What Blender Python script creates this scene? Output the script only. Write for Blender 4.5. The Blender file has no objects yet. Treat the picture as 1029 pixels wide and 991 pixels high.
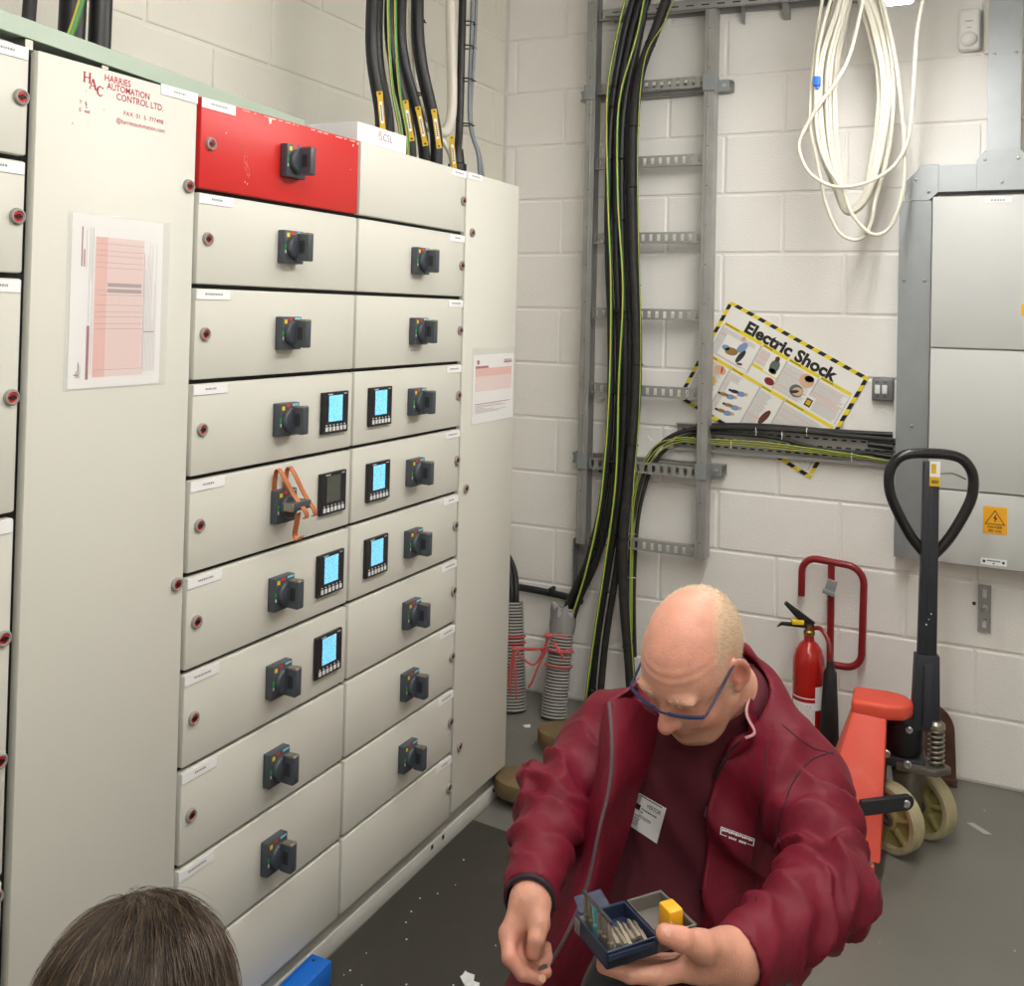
import bpy, bmesh, math, random
import numpy as np
from mathutils import Vector, Matrix, Euler
random.seed(7)
SC = bpy.context.scene
COL = SC.collection
V = Vector

# ---------------------------------------------------------------- camera
CF, CPX, CPY = 977.1164, 552.7189, 296.6854            # focal length and principal point (1029 x 991 frame)
CAM = np.array([1.4292, 0.3008, 1.5614])
def _axes(yaw=-0.4350, pitch=-0.0176, roll=0.0233):
    fw = np.array([math.sin(yaw)*math.cos(pitch), math.cos(yaw)*math.cos(pitch), -math.sin(pitch)])
    rt = np.array([math.cos(yaw), -math.sin(yaw), 0.0]); up = np.cross(rt, fw)
    return math.cos(roll)*rt+math.sin(roll)*up, -math.sin(roll)*rt+math.cos(roll)*up, fw
RT, UP, FW = _axes()
cd = bpy.data.cameras.new('camera'); cam = bpy.data.objects.new('camera', cd); COL.objects.link(cam)
cd.sensor_fit = 'HORIZONTAL'; cd.sensor_width = 36.0; cd.lens = CF/1029*36
cd.shift_x = (514.5-CPX)/1029; cd.shift_y = (CPY-495.5)/1029
cd.clip_start = 0.02
cam.matrix_world = Matrix(((RT[0], UP[0], -FW[0], CAM[0]), (RT[1], UP[1], -FW[1], CAM[1]), (RT[2], UP[2], -FW[2], CAM[2]), (0, 0, 0, 1)))
SC.camera = cam

# ---------------------------------------------------------------- world, exposure
w = bpy.data.worlds.new('world'); SC.world = w; w.use_nodes = True
w.node_tree.nodes['Background'].inputs[0].default_value = (0.8, 0.85, 0.9, 1)
w.node_tree.nodes['Background'].inputs[1].default_value = 0.3
SC.view_settings.view_transform = 'Standard'; SC.view_settings.look = 'None'
SC.view_settings.gamma = 1.0; SC.view_settings.use_curve_mapping = False
SC.view_settings.exposure = 0.95
LAMP_STRENGTH = 30.0
LAMP_COLOR = (1.0, 0.975, 0.925)

# ---------------------------------------------------------------- helpers
def K(u, v, d):
    """a real 3-D point: along the sight line through (u, v) at depth d metres"""
    r = FW + RT*(u-CPX)/CF - UP*(v-CPY)/CF
    return V(CAM + r*d)
YW = 3.936; XL = -0.493
def W(u, v, off=0.0):
    r = FW + RT*(u-CPX)/CF - UP*(v-CPY)/CF
    return V(CAM + r*((YW-off-CAM[1])/r[1]))
def lin(c):
    c /= 255.0
    return c/12.92 if c <= 0.04045 else ((c+0.055)/1.055)**2.4
def S(r, g, b): return (lin(r), lin(g), lin(b), 1.0)
M = {}
def mat(name, col, rough=0.5, metal=0.0, var=0.0, vscale=8.0, bump=0.0, bscale=60.0, emit=0.0, alpha=1.0, spec=0.5, dirt=None, dscale=3.0, damt=0.5, coat=0.0, detail=4.0, stretch=None, sss=0.0, attr=False, trans=0.0):
    m = bpy.data.materials.new(name); m.use_nodes = True
    nt = m.node_tree; N = nt.nodes; L = nt.links
    b = N['Principled BSDF']
    b.inputs['Base Color'].default_value = col
    b.inputs['Roughness'].default_value = rough; b.inputs['Metallic'].default_value = metal
    b.inputs['Specular IOR Level'].default_value = spec
    b.inputs['Alpha'].default_value = alpha
    if coat: b.inputs['Coat Weight'].default_value = coat; b.inputs['Coat Roughness'].default_value = 0.15
    if trans: b.inputs['Transmission Weight'].default_value = trans
    if sss:
        b.inputs['Subsurface Weight'].default_value = sss; b.inputs['Subsurface Radius'].default_value = (0.012, 0.005, 0.003); b.inputs['Subsurface Scale'].default_value = 0.5
    if emit:
        b.inputs['Emission Color'].default_value = col; b.inputs['Emission Strength'].default_value = emit
    tc = N.new('ShaderNodeTexCoord'); src = tc.outputs['Object']
    if stretch:
        mp = N.new('ShaderNodeMapping'); mp.inputs['Scale'].default_value = stretch; L.new(src, mp.inputs[0]); src = mp.outputs[0]
    cur = None
    if attr:
        at = N.new('ShaderNodeVertexColor'); at.layer_name = 'tint'; cur = at.outputs[0]; L.new(cur, b.inputs['Base Color'])
    if var:
        n = N.new('ShaderNodeTexNoise'); n.inputs['Scale'].default_value = vscale; n.inputs['Detail'].default_value = detail; L.new(src, n.inputs['Vector'])
        hs = N.new('ShaderNodeHueSaturation')
        mr = N.new('ShaderNodeMapRange'); mr.inputs[1].default_value = 0.25; mr.inputs[2].default_value = 0.75
        mr.inputs[3].default_value = 1-var; mr.inputs[4].default_value = 1+var
        L.new(n.outputs[0], mr.inputs[0]); L.new(mr.outputs[0], hs.inputs['Value'])
        if cur: L.new(cur, hs.inputs['Color'])
        else: hs.inputs['Color'].default_value = col
        cur = hs.outputs[0]; L.new(cur, b.inputs['Base Color'])
    if dirt:
        n = N.new('ShaderNodeTexNoise'); n.inputs['Scale'].default_value = dscale; n.inputs['Detail'].default_value = 8; n.inputs['Roughness'].default_value = 0.7; L.new(src, n.inputs['Vector'])
        cr = N.new('ShaderNodeMapRange'); cr.inputs[1].default_value = 0.55; cr.inputs[2].default_value = 0.75; cr.inputs[3].default_value = 0; cr.inputs[4].default_value = damt
        L.new(n.outputs[0], cr.inputs[0])
        mx = N.new('ShaderNodeMix'); mx.data_type = 'RGBA'; L.new(cr.outputs[0], mx.inputs[0])
        if cur: L.new(cur, mx.inputs[6])
        else: mx.inputs[6].default_value = col
        mx.inputs[7].default_value = dirt
        L.new(mx.outputs[2], b.inputs['Base Color'])
    if bump:
        n = N.new('ShaderNodeTexNoise'); n.inputs['Scale'].default_value = bscale; n.inputs['Detail'].default_value = 5; L.new(src, n.inputs['Vector'])
        bp = N.new('ShaderNodeBump'); bp.inputs['Strength'].default_value = bump; bp.inputs['Distance'].default_value = 0.004
        L.new(n.outputs[0], bp.inputs['Height']); L.new(bp.outputs[0], b.inputs['Normal'])
    M[name] = m
    return m

WL = {}                                                   # world position of every object (none is rotated unless stated)
def put(o, name, parent, loc):
    COL.objects.link(o)
    loc = V(loc)
    if parent is not None:
        o.parent = parent; o.location = loc - WL[parent]
    else: o.location = loc
    WL[o] = loc
    return o
def tag(o, label, cat, group=None, kind=None):
    if label: o['label'] = label
    if cat: o['category'] = cat
    if group: o['group'] = group
    if kind: o['kind'] = kind
    return o
def thing(name, loc, label, cat, group=None):
    o = bpy.data.objects.new(name, None); o.empty_display_size = 0.05
    put(o, name, None, loc); return tag(o, label, cat, group)
def inst(me, name, loc, parent=None):
    return put(bpy.data.objects.new(name, me), name, parent, loc)

class MB:
    def __init__(s): s.v = []; s.f = []; s.m = []
    def add(s, vs, fs, m=0, X=None):
        o = len(s.v)
        s.v += [tuple(X @ V(p)) if X is not None else tuple(p) for p in vs]
        s.f += [tuple(i+o for i in f) for f in fs]; s.m += [m]*len(fs)
        return s
    def box(s, lo, hi, m=0, X=None):
        (a, b, c), (d, e, f) = lo, hi
        return s.add([(a,b,c),(d,b,c),(d,e,c),(a,e,c),(a,b,f),(d,b,f),(d,e,f),(a,e,f)],
                     [(0,3,2,1),(4,5,6,7),(0,1,5,4),(1,2,6,5),(2,3,7,6),(3,0,4,7)], m, X)
    def quad(s, a, b, c, d, m=0, X=None): return s.add([a,b,c,d], [(0,1,2,3)], m, X)
    def prism(s, poly, h0, h1, m=0, X=None):
        n = len(poly)
        return s.add([(x,y,h0) for x,y in poly]+[(x,y,h1) for x,y in poly],
                     [tuple(range(n))[::-1], tuple(range(n,2*n))]+[(i,(i+1)%n,n+(i+1)%n,n+i) for i in range(n)], m, X)
    def lathe(s, prof, n=24, m=0, X=None, caps=True):
        vs = []; fs = []
        for r, z in prof:
            for k in range(n):
                a = 2*math.pi*k/n; vs.append((r*math.cos(a), r*math.sin(a), z))
        for i in range(len(prof)-1):
            for k in range(n):
                k2 = (k+1) % n; fs.append((i*n+k, i*n+k2, (i+1)*n+k2, (i+1)*n+k))
        if caps:
            fs.append(tuple(range(n))[::-1]); fs.append(tuple(range((len(prof)-1)*n, len(prof)*n)))
        return s.add(vs, fs, m, X)
    def tube(s, pts, r, n=8, m=0, cap=True, closed=False, X=None, flat=None):
        pts = [V(p) for p in pts]; N = len(pts); vs = []; fs = []
        rr = r if isinstance(r, (list, tuple)) else [r]*N
        prev = None
        for i, p in enumerate(pts):
            if closed: t = pts[(i+1) % N]-pts[i-1]
            else: t = pts[min(i+1, N-1)]-pts[max(i-1, 0)]
            t.normalize()
            if prev is None:
                up = V((0,0,1)) if abs(t.z) < 0.9 else V((1,0,0))
                a = t.cross(up).normalized()
            else:
                a = (prev - t*prev.dot(t))
                a = a.normalized() if a.length > 1e-6 else t.orthogonal().normalized()
            prev = a; b = t.cross(a)
            for k in range(n):
                an = 2*math.pi*k/n
                vs.append(p + (a*math.cos(an) + b*math.sin(an)*(flat or 1.0))*rr[i])
        R = N if closed else N-1
        for i in range(R):
            j = (i+1) % N
            for k in range(n):
                k2 = (k+1) % n; fs.append((i*n+k, i*n+k2, j*n+k2, j*n+k))
        if cap and not closed:
            fs.append(tuple(range(n))[::-1]); fs.append(tuple(range((N-1)*n, N*n)))
        return s.add(vs, fs, m, X)
    def sphere(s, c, r, n=12, m=0, X=None):
        rx, ry, rz = r if isinstance(r, (list, tuple)) else (r, r, r)
        vs = []; fs = []; h = n//2
        for i in range(h+1):
            ph = math.pi*i/h
            for k in range(n):
                a = 2*math.pi*k/n
                vs.append((c[0]+rx*math.sin(ph)*math.cos(a), c[1]+ry*math.sin(ph)*math.sin(a), c[2]-rz*math.cos(ph)))
        for i in range(h):
            for k in range(n):
                k2 = (k+1) % n; fs.append((i*n+k, i*n+k2, (i+1)*n+k2, (i+1)*n+k))
        return s.add(vs, fs, m, X)
    def mesh(s, name, mats, origin=(0,0,0), bevel=0.0, seg=2, smooth=True, angle=35):
        me = bpy.data.meshes.new(name)
        o = V(origin)
        me.from_pydata([tuple(V(p)-o) for p in s.v], [], s.f)
        for mm in (mats if isinstance(mats, (list, tuple)) else [mats]): me.materials.append(M[mm] if isinstance(mm, str) else mm)
        me.polygons.foreach_set('material_index', s.m)
        bm = bmesh.new(); bm.from_mesh(me)
        bmesh.ops.remove_doubles(bm, verts=bm.verts, dist=1e-6)
        bmesh.ops.recalc_face_normals(bm, faces=bm.faces)
        if bevel:
            ed = [e for e in bm.edges if len(e.link_faces) == 2 and e.calc_face_angle(0) > 0.5]
            bmesh.ops.bevel(bm, geom=ed, offset=bevel, segments=seg, profile=0.5, affect='EDGES', clamp_overlap=True)
        bm.to_mesh(me); bm.free()
        if smooth:
            me.polygons.foreach_set('use_smooth', [True]*len(me.polygons))
            me.set_sharp_from_angle(angle=math.radians(angle))
        me.update(); return me
    def build(s, name, mats, parent=None, origin=None, **k):
        if origin is None: origin = WL[parent] if parent is not None else V(s.v[0])
        me = s.mesh(name, mats, origin, **k)
        return put(bpy.data.objects.new(name, me), name, parent, origin)
def spline(P, n=8, closed=False):
    P = [V(p) for p in P]; out = []; N = len(P)
    for i in range(N if closed else N-1):
        if closed: a, b, c, d = P[i-1], P[i], P[(i+1) % N], P[(i+2) % N]
        else: a, b, c, d = P[max(i-1,0)], P[i], P[i+1], P[min(i+2,N-1)]
        for k in range(n):
            t = k/n
            out.append(0.5*((2*b)+(c-a)*t+(2*a-5*b+4*c-d)*t*t+(3*b-a-3*c+d)*t**3))
    if not closed: out.append(P[-1])
    return out
PATHS = {}
def cable(name, pts, r, m, label=None, cat='cable', group=None, parent=None, n=8, seg=6, closed=False):
    b = MB(); b.tube(spline(pts, seg, closed), r, n, closed=closed)
    o = b.build(name, m, parent, origin=V(pts[-1]) if parent is None else None, smooth=True, angle=60)
    if parent is None: tag(o, label, cat, group)
    PATHS[o] = (spline(pts, seg, closed), r)
    return o
def frame(o, x, y, z=None):
    """matrix with axes x, y (z = x cross y) at o"""
    x = V(x).normalized(); y = V(y); z = x.cross(y).normalized() if z is None else V(z).normalized(); y = z.cross(x)
    return Matrix(((x.x,y.x,z.x,o[0]),(x.y,y.y,z.y,o[1]),(x.z,y.z,z.z,o[2]),(0,0,0,1)))
_dg = None
def text_geo(s, size, bold=0.0, align='LEFT', extrude=0.0):
    c = bpy.data.curves.new('t', 'FONT'); c.body = s; c.size = size; c.offset = bold*size; c.align_x = align; c.extrude = extrude; c.resolution_u = 3
    o = bpy.data.objects.new('t', c)
    me = bpy.data.meshes.new_from_object(o)
    vs = [tuple(v.co) for v in me.vertices]; fs = [tuple(p.vertices) for p in me.polygons]
    bpy.data.objects.remove(o); bpy.data.meshes.remove(me); bpy.data.curves.remove(c)
    return vs, fs
def text(mb, s, size, X, m=0, bold=0.0, align='LEFT', width=None):
    vs, fs = text_geo(s, size, bold, align)
    if not vs: return
    if width:
        x0 = min(v[0] for v in vs); x1 = max(v[0] for v in vs); k = width/(x1-x0)
        vs = [((v[0]-x0)*k, v[1], v[2]) for v in vs]
    mb.add(vs, fs, m, X)
def letters(mb, poly, X, m=0):
    mb.add([(x, y, 0) for x, y in poly], [tuple(range(len(poly)))], m, X)
# ---------------------------------------------------------------- materials
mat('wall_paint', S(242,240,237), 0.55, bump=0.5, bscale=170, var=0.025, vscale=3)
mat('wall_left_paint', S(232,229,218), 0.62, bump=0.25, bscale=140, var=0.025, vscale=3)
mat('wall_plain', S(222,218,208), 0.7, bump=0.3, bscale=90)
mat('ceiling_paint', S(225,222,214), 0.8)
mat('floor_paint', S(118,116,110), 0.40, var=0.12, vscale=2.2, bump=0.08, bscale=30, dirt=S(92,88,80), dscale=1.7, damt=0.45)
mat('mat_rubber', S(58,54,49), 0.75, var=0.10, vscale=6, bump=0.3, bscale=300, dirt=S(84,78,70), dscale=4, damt=0.35)
mat('panel_grey', S(214,213,204), 0.45, var=0.012, vscale=2.0, bump=0.04, bscale=350, dirt=S(196,192,180), dscale=1.2, damt=0.25)
mat('frame_dark', S(34,33,32), 0.6)
mat('frame_grey', S(172,171,166), 0.5, var=0.03)
mat('plinth_grey', S(204,203,196), 0.5, var=0.03, dirt=S(150,145,135), dscale=5, damt=0.4)
mat('panel_red', S(205,38,36), 0.42, var=0.02, bump=0.04, bscale=350)
mat('chip_white', S(240,225,215), 0.6)
mat('chip_pink', S(224,110,100), 0.6)
mat('cover_green', S(176,191,176), 0.5, var=0.02)
mat('gap_black', S(20,20,20), 0.8)
mat('lock_ring', S(150,148,144), 0.4)
mat('lock_red', S(190,40,40), 0.4)
mat('lock_black', S(22,18,18), 0.5)
mat('label_white', S(244,244,246), 0.35)
mat('ink_grey', S(150,150,150), 0.6)
mat('ink_dark', S(40,40,46), 0.6)
mat('ink_red', S(186,32,60), 0.6)
mat('ink_pink', S(236,182,174), 0.6)
mat('ink_palepink', S(240,214,211), 0.6)
mat('ink_rose', S(160,60,74), 0.6)
mat('ink_lines', S(168,148,152), 0.6)
mat('switch_grey', S(70,76,84), 0.42, bump=0.03, bscale=400)
mat('switch_dark', S(38,40,46), 0.5)
mat('mark_yellow', S(240,205,30), 0.5)
mat('mark_red', S(220,50,50), 0.5)
mat('mark_green', S(40,160,80), 0.5)
mat('mark_cyan', S(140,210,230), 0.5)
mat('meter_black', S(28,28,31), 0.35)
mat('meter_off', S(84,88,78), 0.25)
mat('button_white', S(225,225,228), 0.4)
mat('copper', S(196,122,78), 0.35, metal=0.55, var=0.1, vscale=40)
mat('paper', S(245,242,242), 0.7)
mat('cable_black', S(30,30,32), 0.45, var=0.15, vscale=20, bump=0.05, bscale=100)
mat('cable_dusty', S(44,43,42), 0.6, var=0.35, vscale=35, bump=0.25, bscale=120)
mat('sleeve_grey', S(64,64,67), 0.6, bump=0.15, bscale=150)
mat('cable_white', S(220,217,203), 0.45)
mat('cable_grey', S(128,134,142), 0.45)
mat('earth_green', S(58,132,56), 0.45)
mat('earth_yellow', S(206,196,84), 0.45)
mat('tie_black', S(18,18,19), 0.45)
mat('tag_yellow', S(222,180,40), 0.5)
mat('galv', S(168,168,166), 0.42, metal=0.45, var=0.13, vscale=12, detail=6)
mat('galv_light', S(160,165,168), 0.42, metal=0.55, var=0.08, vscale=9, detail=6)
mat('galv_slot', S(40,41,43), 0.7)
mat('screw', S(190,192,194), 0.3, metal=0.8)
mat('wallbox_grey', S(204,206,205), 0.45, var=0.01)
mat('poster_yellow', S(238,216,40), 0.5)
mat('poster_black', S(26,24,24), 0.5)
mat('poster_white', S(240,239,236), 0.45)
mat('poster_grey', S(178,178,180), 0.6)
mat('poster_red', S(214,120,116), 0.6)
mat('fig_blue', S(132,158,196), 0.6); mat('fig_dark', S(44,44,58), 0.6); mat('fig_tan', S(158,120,66), 0.6)
mat('fig_skin', S(222,182,150), 0.6); mat('fig_brown', S(104,60,46), 0.6); mat('fig_green', S(96,108,100), 0.6); mat('fig_maroon', S(130,34,44), 0.6)
mat('warn_yellow', S(246,176,32), 0.5)
mat('ext_red', S(176,30,24), 0.25, coat=0.4)
mat('pipe_red', S(134,22,28), 0.35, coat=0.2)
mat('brass', S(150,124,70), 0.4, metal=0.8)
mat('plastic_black', S(26,26,28), 0.5)
mat('pump_black', S(20,20,22), 0.45, var=0.2, vscale=15)
mat('truck_red', S(226,82,62), 0.5, var=0.06, vscale=9, dirt=S(236,150,130), dscale=7, damt=0.35)
mat('fork_dirty', S(118,100,70), 0.75, var=0.2, vscale=14, dirt=S(196,84,54), dscale=9, damt=0.5)
mat('truck_black', S(44,47,53), 0.42, var=0.12, vscale=12)
mat('handle_black', S(24,24,27), 0.3, coat=0.2)
mat('wheel_cream', S(178,168,134), 0.55, var=0.10, vscale=12, dirt=S(120,106,76), dscale=10, damt=0.6)
mat('wheel_hub', S(164,152,98), 0.5, var=0.15, vscale=20)
mat('steel', S(150,146,136), 0.35, metal=0.85, var=0.1, vscale=20)
mat('steel_cast', S(120,116,108), 0.45, metal=0.6, var=0.2, vscale=18)
mat('rust', S(88,58,44), 0.8, var=0.3, vscale=14, bump=0.3, bscale=60, dirt=S(50,36,32), dscale=8, damt=0.6)
mat('conduit_grey', S(168,166,162), 0.5)
mat('conduit_dark', S(46,44,44), 0.6)
mat('tape_grey', S(150,150,150), 0.4, metal=0.2, bump=0.5, bscale=40)
mat('string_red', S(206,92,94), 0.8)
mat('plastic_white', S(232,231,228), 0.35)
mat('blue_tag', S(44,110,220), 0.4)
mat('blue_metal', S(28,112,214), 0.4)
mat('switch_box', S(120,122,126), 0.45, metal=0.3)
mat('clear_sleeve', S(225,230,228), 0.15, alpha=0.12)

m = mat('screen_lit', S(120,200,245), 0.4)
nt = m.node_tree; b = nt.nodes['Principled BSDF']
tc = nt.nodes.new('ShaderNodeTexCoord'); mp = nt.nodes.new('ShaderNodeMapping'); mp.inputs['Scale'].default_value = (200, 330, 520)
no = nt.nodes.new('ShaderNodeTexNoise'); no.inputs['Scale'].default_value = 1.0; no.inputs['Detail'].default_value = 1
mr = nt.nodes.new('ShaderNodeMapRange'); mr.inputs[1].default_value = 0.52; mr.inputs[2].default_value = 0.62
mx = nt.nodes.new('ShaderNodeMix'); mx.data_type = 'RGBA'; mx.inputs[6].default_value = S(126,204,246); mx.inputs[7].default_value = S(60,130,190)
nt.links.new(tc.outputs['Object'], mp.inputs[0]); nt.links.new(mp.outputs[0], no.inputs['Vector']); nt.links.new(no.outputs[0], mr.inputs[0])
nt.links.new(mr.outputs[0], mx.inputs[0]); nt.links.new(mx.outputs[2], b.inputs['Emission Color']); nt.links.new(mx.outputs[2], b.inputs['Base Color'])
b.inputs['Emission Strength'].default_value = 0.42
m = mat('lamp_diffuser', (*LAMP_COLOR, 1), 0.5); m.node_tree.nodes['Principled BSDF'].inputs['Emission Color'].default_value = (*LAMP_COLOR, 1)
m.node_tree.nodes['Principled BSDF'].inputs['Emission Strength'].default_value = LAMP_STRENGTH

# ---------------------------------------------------------------- room shell
X1, Y0, ZC = 3.3, -2.2, 3.15
def struct(o): o['kind'] = 'structure'; return o
fl = struct(MB().box((XL-0.1, Y0-0.1, -0.1), (X1+0.1, YW+0.1, 0.0)).build('floor', 'floor_paint', smooth=False))
struct(MB().box((XL-0.1, Y0-0.1, ZC), (X1+0.1, YW+0.1, ZC+0.1)).build('ceiling', 'ceiling_paint', smooth=False))
struct(MB().box((X1, Y0-0.1, 0), (X1+0.1, YW+0.1, ZC)).build('wall_right', 'wall_plain', smooth=False))
struct(MB().box((XL, Y0-0.1, 0), (X1, Y0, ZC)).build('wall_front', 'wall_plain', smooth=False))
wb = struct(MB().box((XL-0.1, YW+0.006, 0), (X1, YW+0.1, ZC)).build('wall_back', 'wall_paint', smooth=False))
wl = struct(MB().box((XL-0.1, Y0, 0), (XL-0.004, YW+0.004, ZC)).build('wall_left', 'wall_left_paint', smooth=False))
def block_mesh(a, b, name, m, along):
    mb = MB(); t = 0.022; g = 0.0045
    if along == 'x': mb.box((a+g, 0, g), (b-g, t, 0.225-g))
    else: mb.box((-t, a+g, g), (0, b-g, 0.225-g))
    return mb.mesh(name, m, bevel=0.005, seg=2, smooth=False)
full = block_mesh(0, 0.45, 'block', 'wall_paint', 'x')
JO = -0.4386; XR = 2.3
for n in range(14):
    par = 1 if n % 2 == 0 else 0
    x = JO + 0.225*par - 0.45
    while x < XR:
        a = max(x, XL+0.004)
        if x+0.45 > XL+0.05:
            if a == x: inst(full, 'block', (x, YW, 0.0014+0.225*n), wb)
            else: inst(block_mesh(0, x+0.45-a, 'block', 'wall_paint', 'x'), 'block', (a, YW, 0.0014+0.225*n), wb)
        x += 0.45
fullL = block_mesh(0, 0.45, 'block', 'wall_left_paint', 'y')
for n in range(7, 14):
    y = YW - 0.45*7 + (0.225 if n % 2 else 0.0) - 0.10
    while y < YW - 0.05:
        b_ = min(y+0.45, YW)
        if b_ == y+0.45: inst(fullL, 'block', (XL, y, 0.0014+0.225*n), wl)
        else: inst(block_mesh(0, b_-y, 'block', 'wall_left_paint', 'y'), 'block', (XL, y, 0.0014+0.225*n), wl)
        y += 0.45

# ---------------------------------------------------------------- lamps: suspended LED battens
def batten(x, y0, y1, z, label):
    t = thing('batten_light', (x, y0, z), label, 'light', 'suspended batten lights')
    h = MB(); h.box((x-0.045, y0, z+0.012), (x+0.045, y1, z+0.06)); h.build('housing', 'plastic_white', t, bevel=0.004)
    d = MB(); d.box((x-0.04, y0+0.01, z-0.022), (x+0.04, y1-0.01, z+0.013)); d.build('diffuser', 'lamp_diffuser', t, bevel=0.008)
    for y in (y0+0.2, y1-0.2):
        MB().tube([(x, y, z+0.06), (x, y, ZC)], 0.003, 6).build('suspension_wire', 'steel', t)
    return t
batten(1.135, 2.0, 3.43, 2.545, 'white batten light hanging just above the white cable coil')
batten(1.15, 0.25, 1.65, 2.75, 'white batten light hanging between the man and the camera')
batten(2.45, -0.9, 0.5, 2.75, 'white batten light nearest the plain right wall')
# ---------------------------------------------------------------- switchboard cabinets (door plane x = 0, facing +x)
ZT = 1.974; ROW = 0.1886; ZB = 0.088
yA, yB, yC, yD, yE = 1.3656, 1.7291, 2.2527, 2.7746, 3.1237
G = 0.0035
_dm = {}
def door_mesh(wy, hz, m, bev=0.004):
    k = (round(wy,4), round(hz,4), m)
    if k not in _dm:
        _dm[k] = MB().box((-0.02, 0, 0), (0, wy, hz)).mesh('door', m, bevel=bev, seg=2)
    return _dm[k]
XP = frame((0,0,0), (0,1,0), (0,0,1))                      # local (right, up, out) -> (y, z, x)
XP = Matrix(((0,0,1,0),(1,0,0,0),(0,1,0,0),(0,0,0,1)))
lk = MB()
lk.lathe([(0.0135,0),(0.0135,0.003),(0.0120,0.006),(0.0095,0.0065),(0.0085,0.004)], 20, 0, XP, caps=False)
lk.lathe([(0.0085,0.004),(0.001,0.0045)], 16, 1, XP, caps=False)
lk.lathe([(0.0045,0.0043),(0.0045,0.006),(0.0025,0.006),(0.0025,0.0046)], 10, 2, XP, caps=False)
lk.box((-0.007,-0.0015,0.0042), (0.007,0.0015,0.0055), 2, XP)
LOCK = lk.mesh('lock', ['lock_ring','lock_red','lock_black'])
np_ = MB(); np_.box((0,0,0), (0.096,0.020,0.0016), 0, XP)
def nameplate(w, seed):
    r = random.Random(seed); mb = MB(); mb.box((0,0,0), (w,0.0195,0.0018), 0, XP)
    x = w*0.5-0.012-r.random()*0.012; e = w-x
    while x < e:
        l = 0.0015+r.random()*0.003
        mb.quad((x,0.0085,0.0019),(x+l,0.0085,0.0019),(x+l,0.0125,0.0019),(x,0.0125,0.0019), 1, XP); x += l+0.001
    return mb.mesh('nameplate', ['label_white','ink_grey'], smooth=False)
NPS = [nameplate(0.092, i) for i in range(6)]; NPR = [nameplate(0.082, 20+i) for i in range(4)]
# rotary switch: plate with colour marks, knob with grip
sp = MB(); sp.prism([(-0.032,-0.036),(0.032,-0.036),(0.032,0.036),(-0.032,0.036)], 0, 0.020, 0, XP)
def mk(mb, x, y, w, h, m, z=0.0203): mb.quad((x-w,y-h,z),(x+w,y-h,z),(x+w,y+h,z),(x-w,y+h,z), m, XP)
SPL = None
spb = sp.mesh('switch_plate', ['switch_grey'], bevel=0.002, seg=2)
mkb = MB()
mk(mkb, -0.021, 0.0255, 0.0045, 0.0045, 0); mk(mkb, -0.006, 0.0305, 0.0055, 0.0032, 1); mk(mkb, -0.0285, 0.0, 0.0028, 0.0055, 2); mk(mkb, -0.0285, -0.011, 0.002, 0.0035, 4); mk(mkb, 0.018, 0.0315, 0.010, 0.0024, 3)
MARK = mkb.mesh('switch_marks', ['mark_yellow','mark_red','mark_green','mark_cyan','button_white'], smooth=False)
kb = MB()
kb.lathe([(0.0255,0.0),(0.0265,0.010),(0.024,0.014),(0.002,0.014)], 28, 0, XP, caps=False)
prof = [(-0.030,0.012),(0.030,0.012),(0.031,0.040),(0.029,0.043),(-0.029,0.043),(-0.031,0.040)]      # (up, out)
XG = Matrix(((0,1,0,0),(0,0,1,0),(1,0,0,0),(0,0,0,1)))     # local (up, out, right) -> (z, x, y)
kb.prism(prof, -0.004, 0.013, 0, XG)
kb.prism([(-0.014,0.020),(0.014,0.020),(0.014,0.034),(-0.014,0.034)], -0.0043, -0.0041, 1, XG)
kb.prism([(0.030,0.014),(0.0315,0.040),(0.029,0.0435),(0.027,0.043),(0.028,0.016)], -0.0042, 0.0132, 2, XG)
KNOB = kb.mesh('switch_handle', ['switch_grey','switch_dark','steel'], bevel=0.0012, seg=1)
kh = MB()
XH = Matrix.Rotation(math.radians(90), 4, 'X')
kh.v = [tuple(XH @ V(p)) for p in kb.v]; kh.f = kb.f; kh.m = kb.m
KNOBH = kh.mesh('switch_handle', ['switch_grey','switch_dark','steel'], bevel=0.0012, seg=1)
# panel meter
mb_ = MB(); mb_.box((0,0,0),(0.097,0.097,0.009),0,XP)
MHOUS = mb_.mesh('meter_housing', 'meter_black', bevel=0.0015, seg=1)
def screen(m):
    b = MB(); b.box((0.022,0.028,0.0088),(0.073,0.089,0.0096),0,XP); return b.mesh('meter_screen', m, smooth=False)
SCRN, SCROFF = screen('screen_lit'), screen('meter_off')
bt = MB(); bt.box((-0.004,-0.006,0.0088),(0.004,0.004,0.0108),0,XP); bt.quad((-0.0025,0.0065,0.0092),(0.0025,0.0065,0.0092),(0.0025,0.0092,0.0092),(-0.0025,0.0092,0.0092),0,XP)
MBTN = bt.mesh('meter_button', 'button_white', smooth=False)
mt = MB()
for i in range(6): mt.quad((0.018+i*0.003,0.0905,0.0092),(0.0202+i*0.003,0.0905,0.0092),(0.0202+i*0.003,0.0935,0.0092),(0.018+i*0.003,0.0935,0.0092),0,XP)
for i in range(4): mt.quad((0.078+i*0.003,0.0905,0.0092),(0.0802+i*0.003,0.0905,0.0092),(0.0802+i*0.003,0.093,0.0092),(0.078+i*0.003,0.093,0.0092),0,XP)
MTXT = mt.mesh('meter_print', 'button_white', smooth=False)

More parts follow.
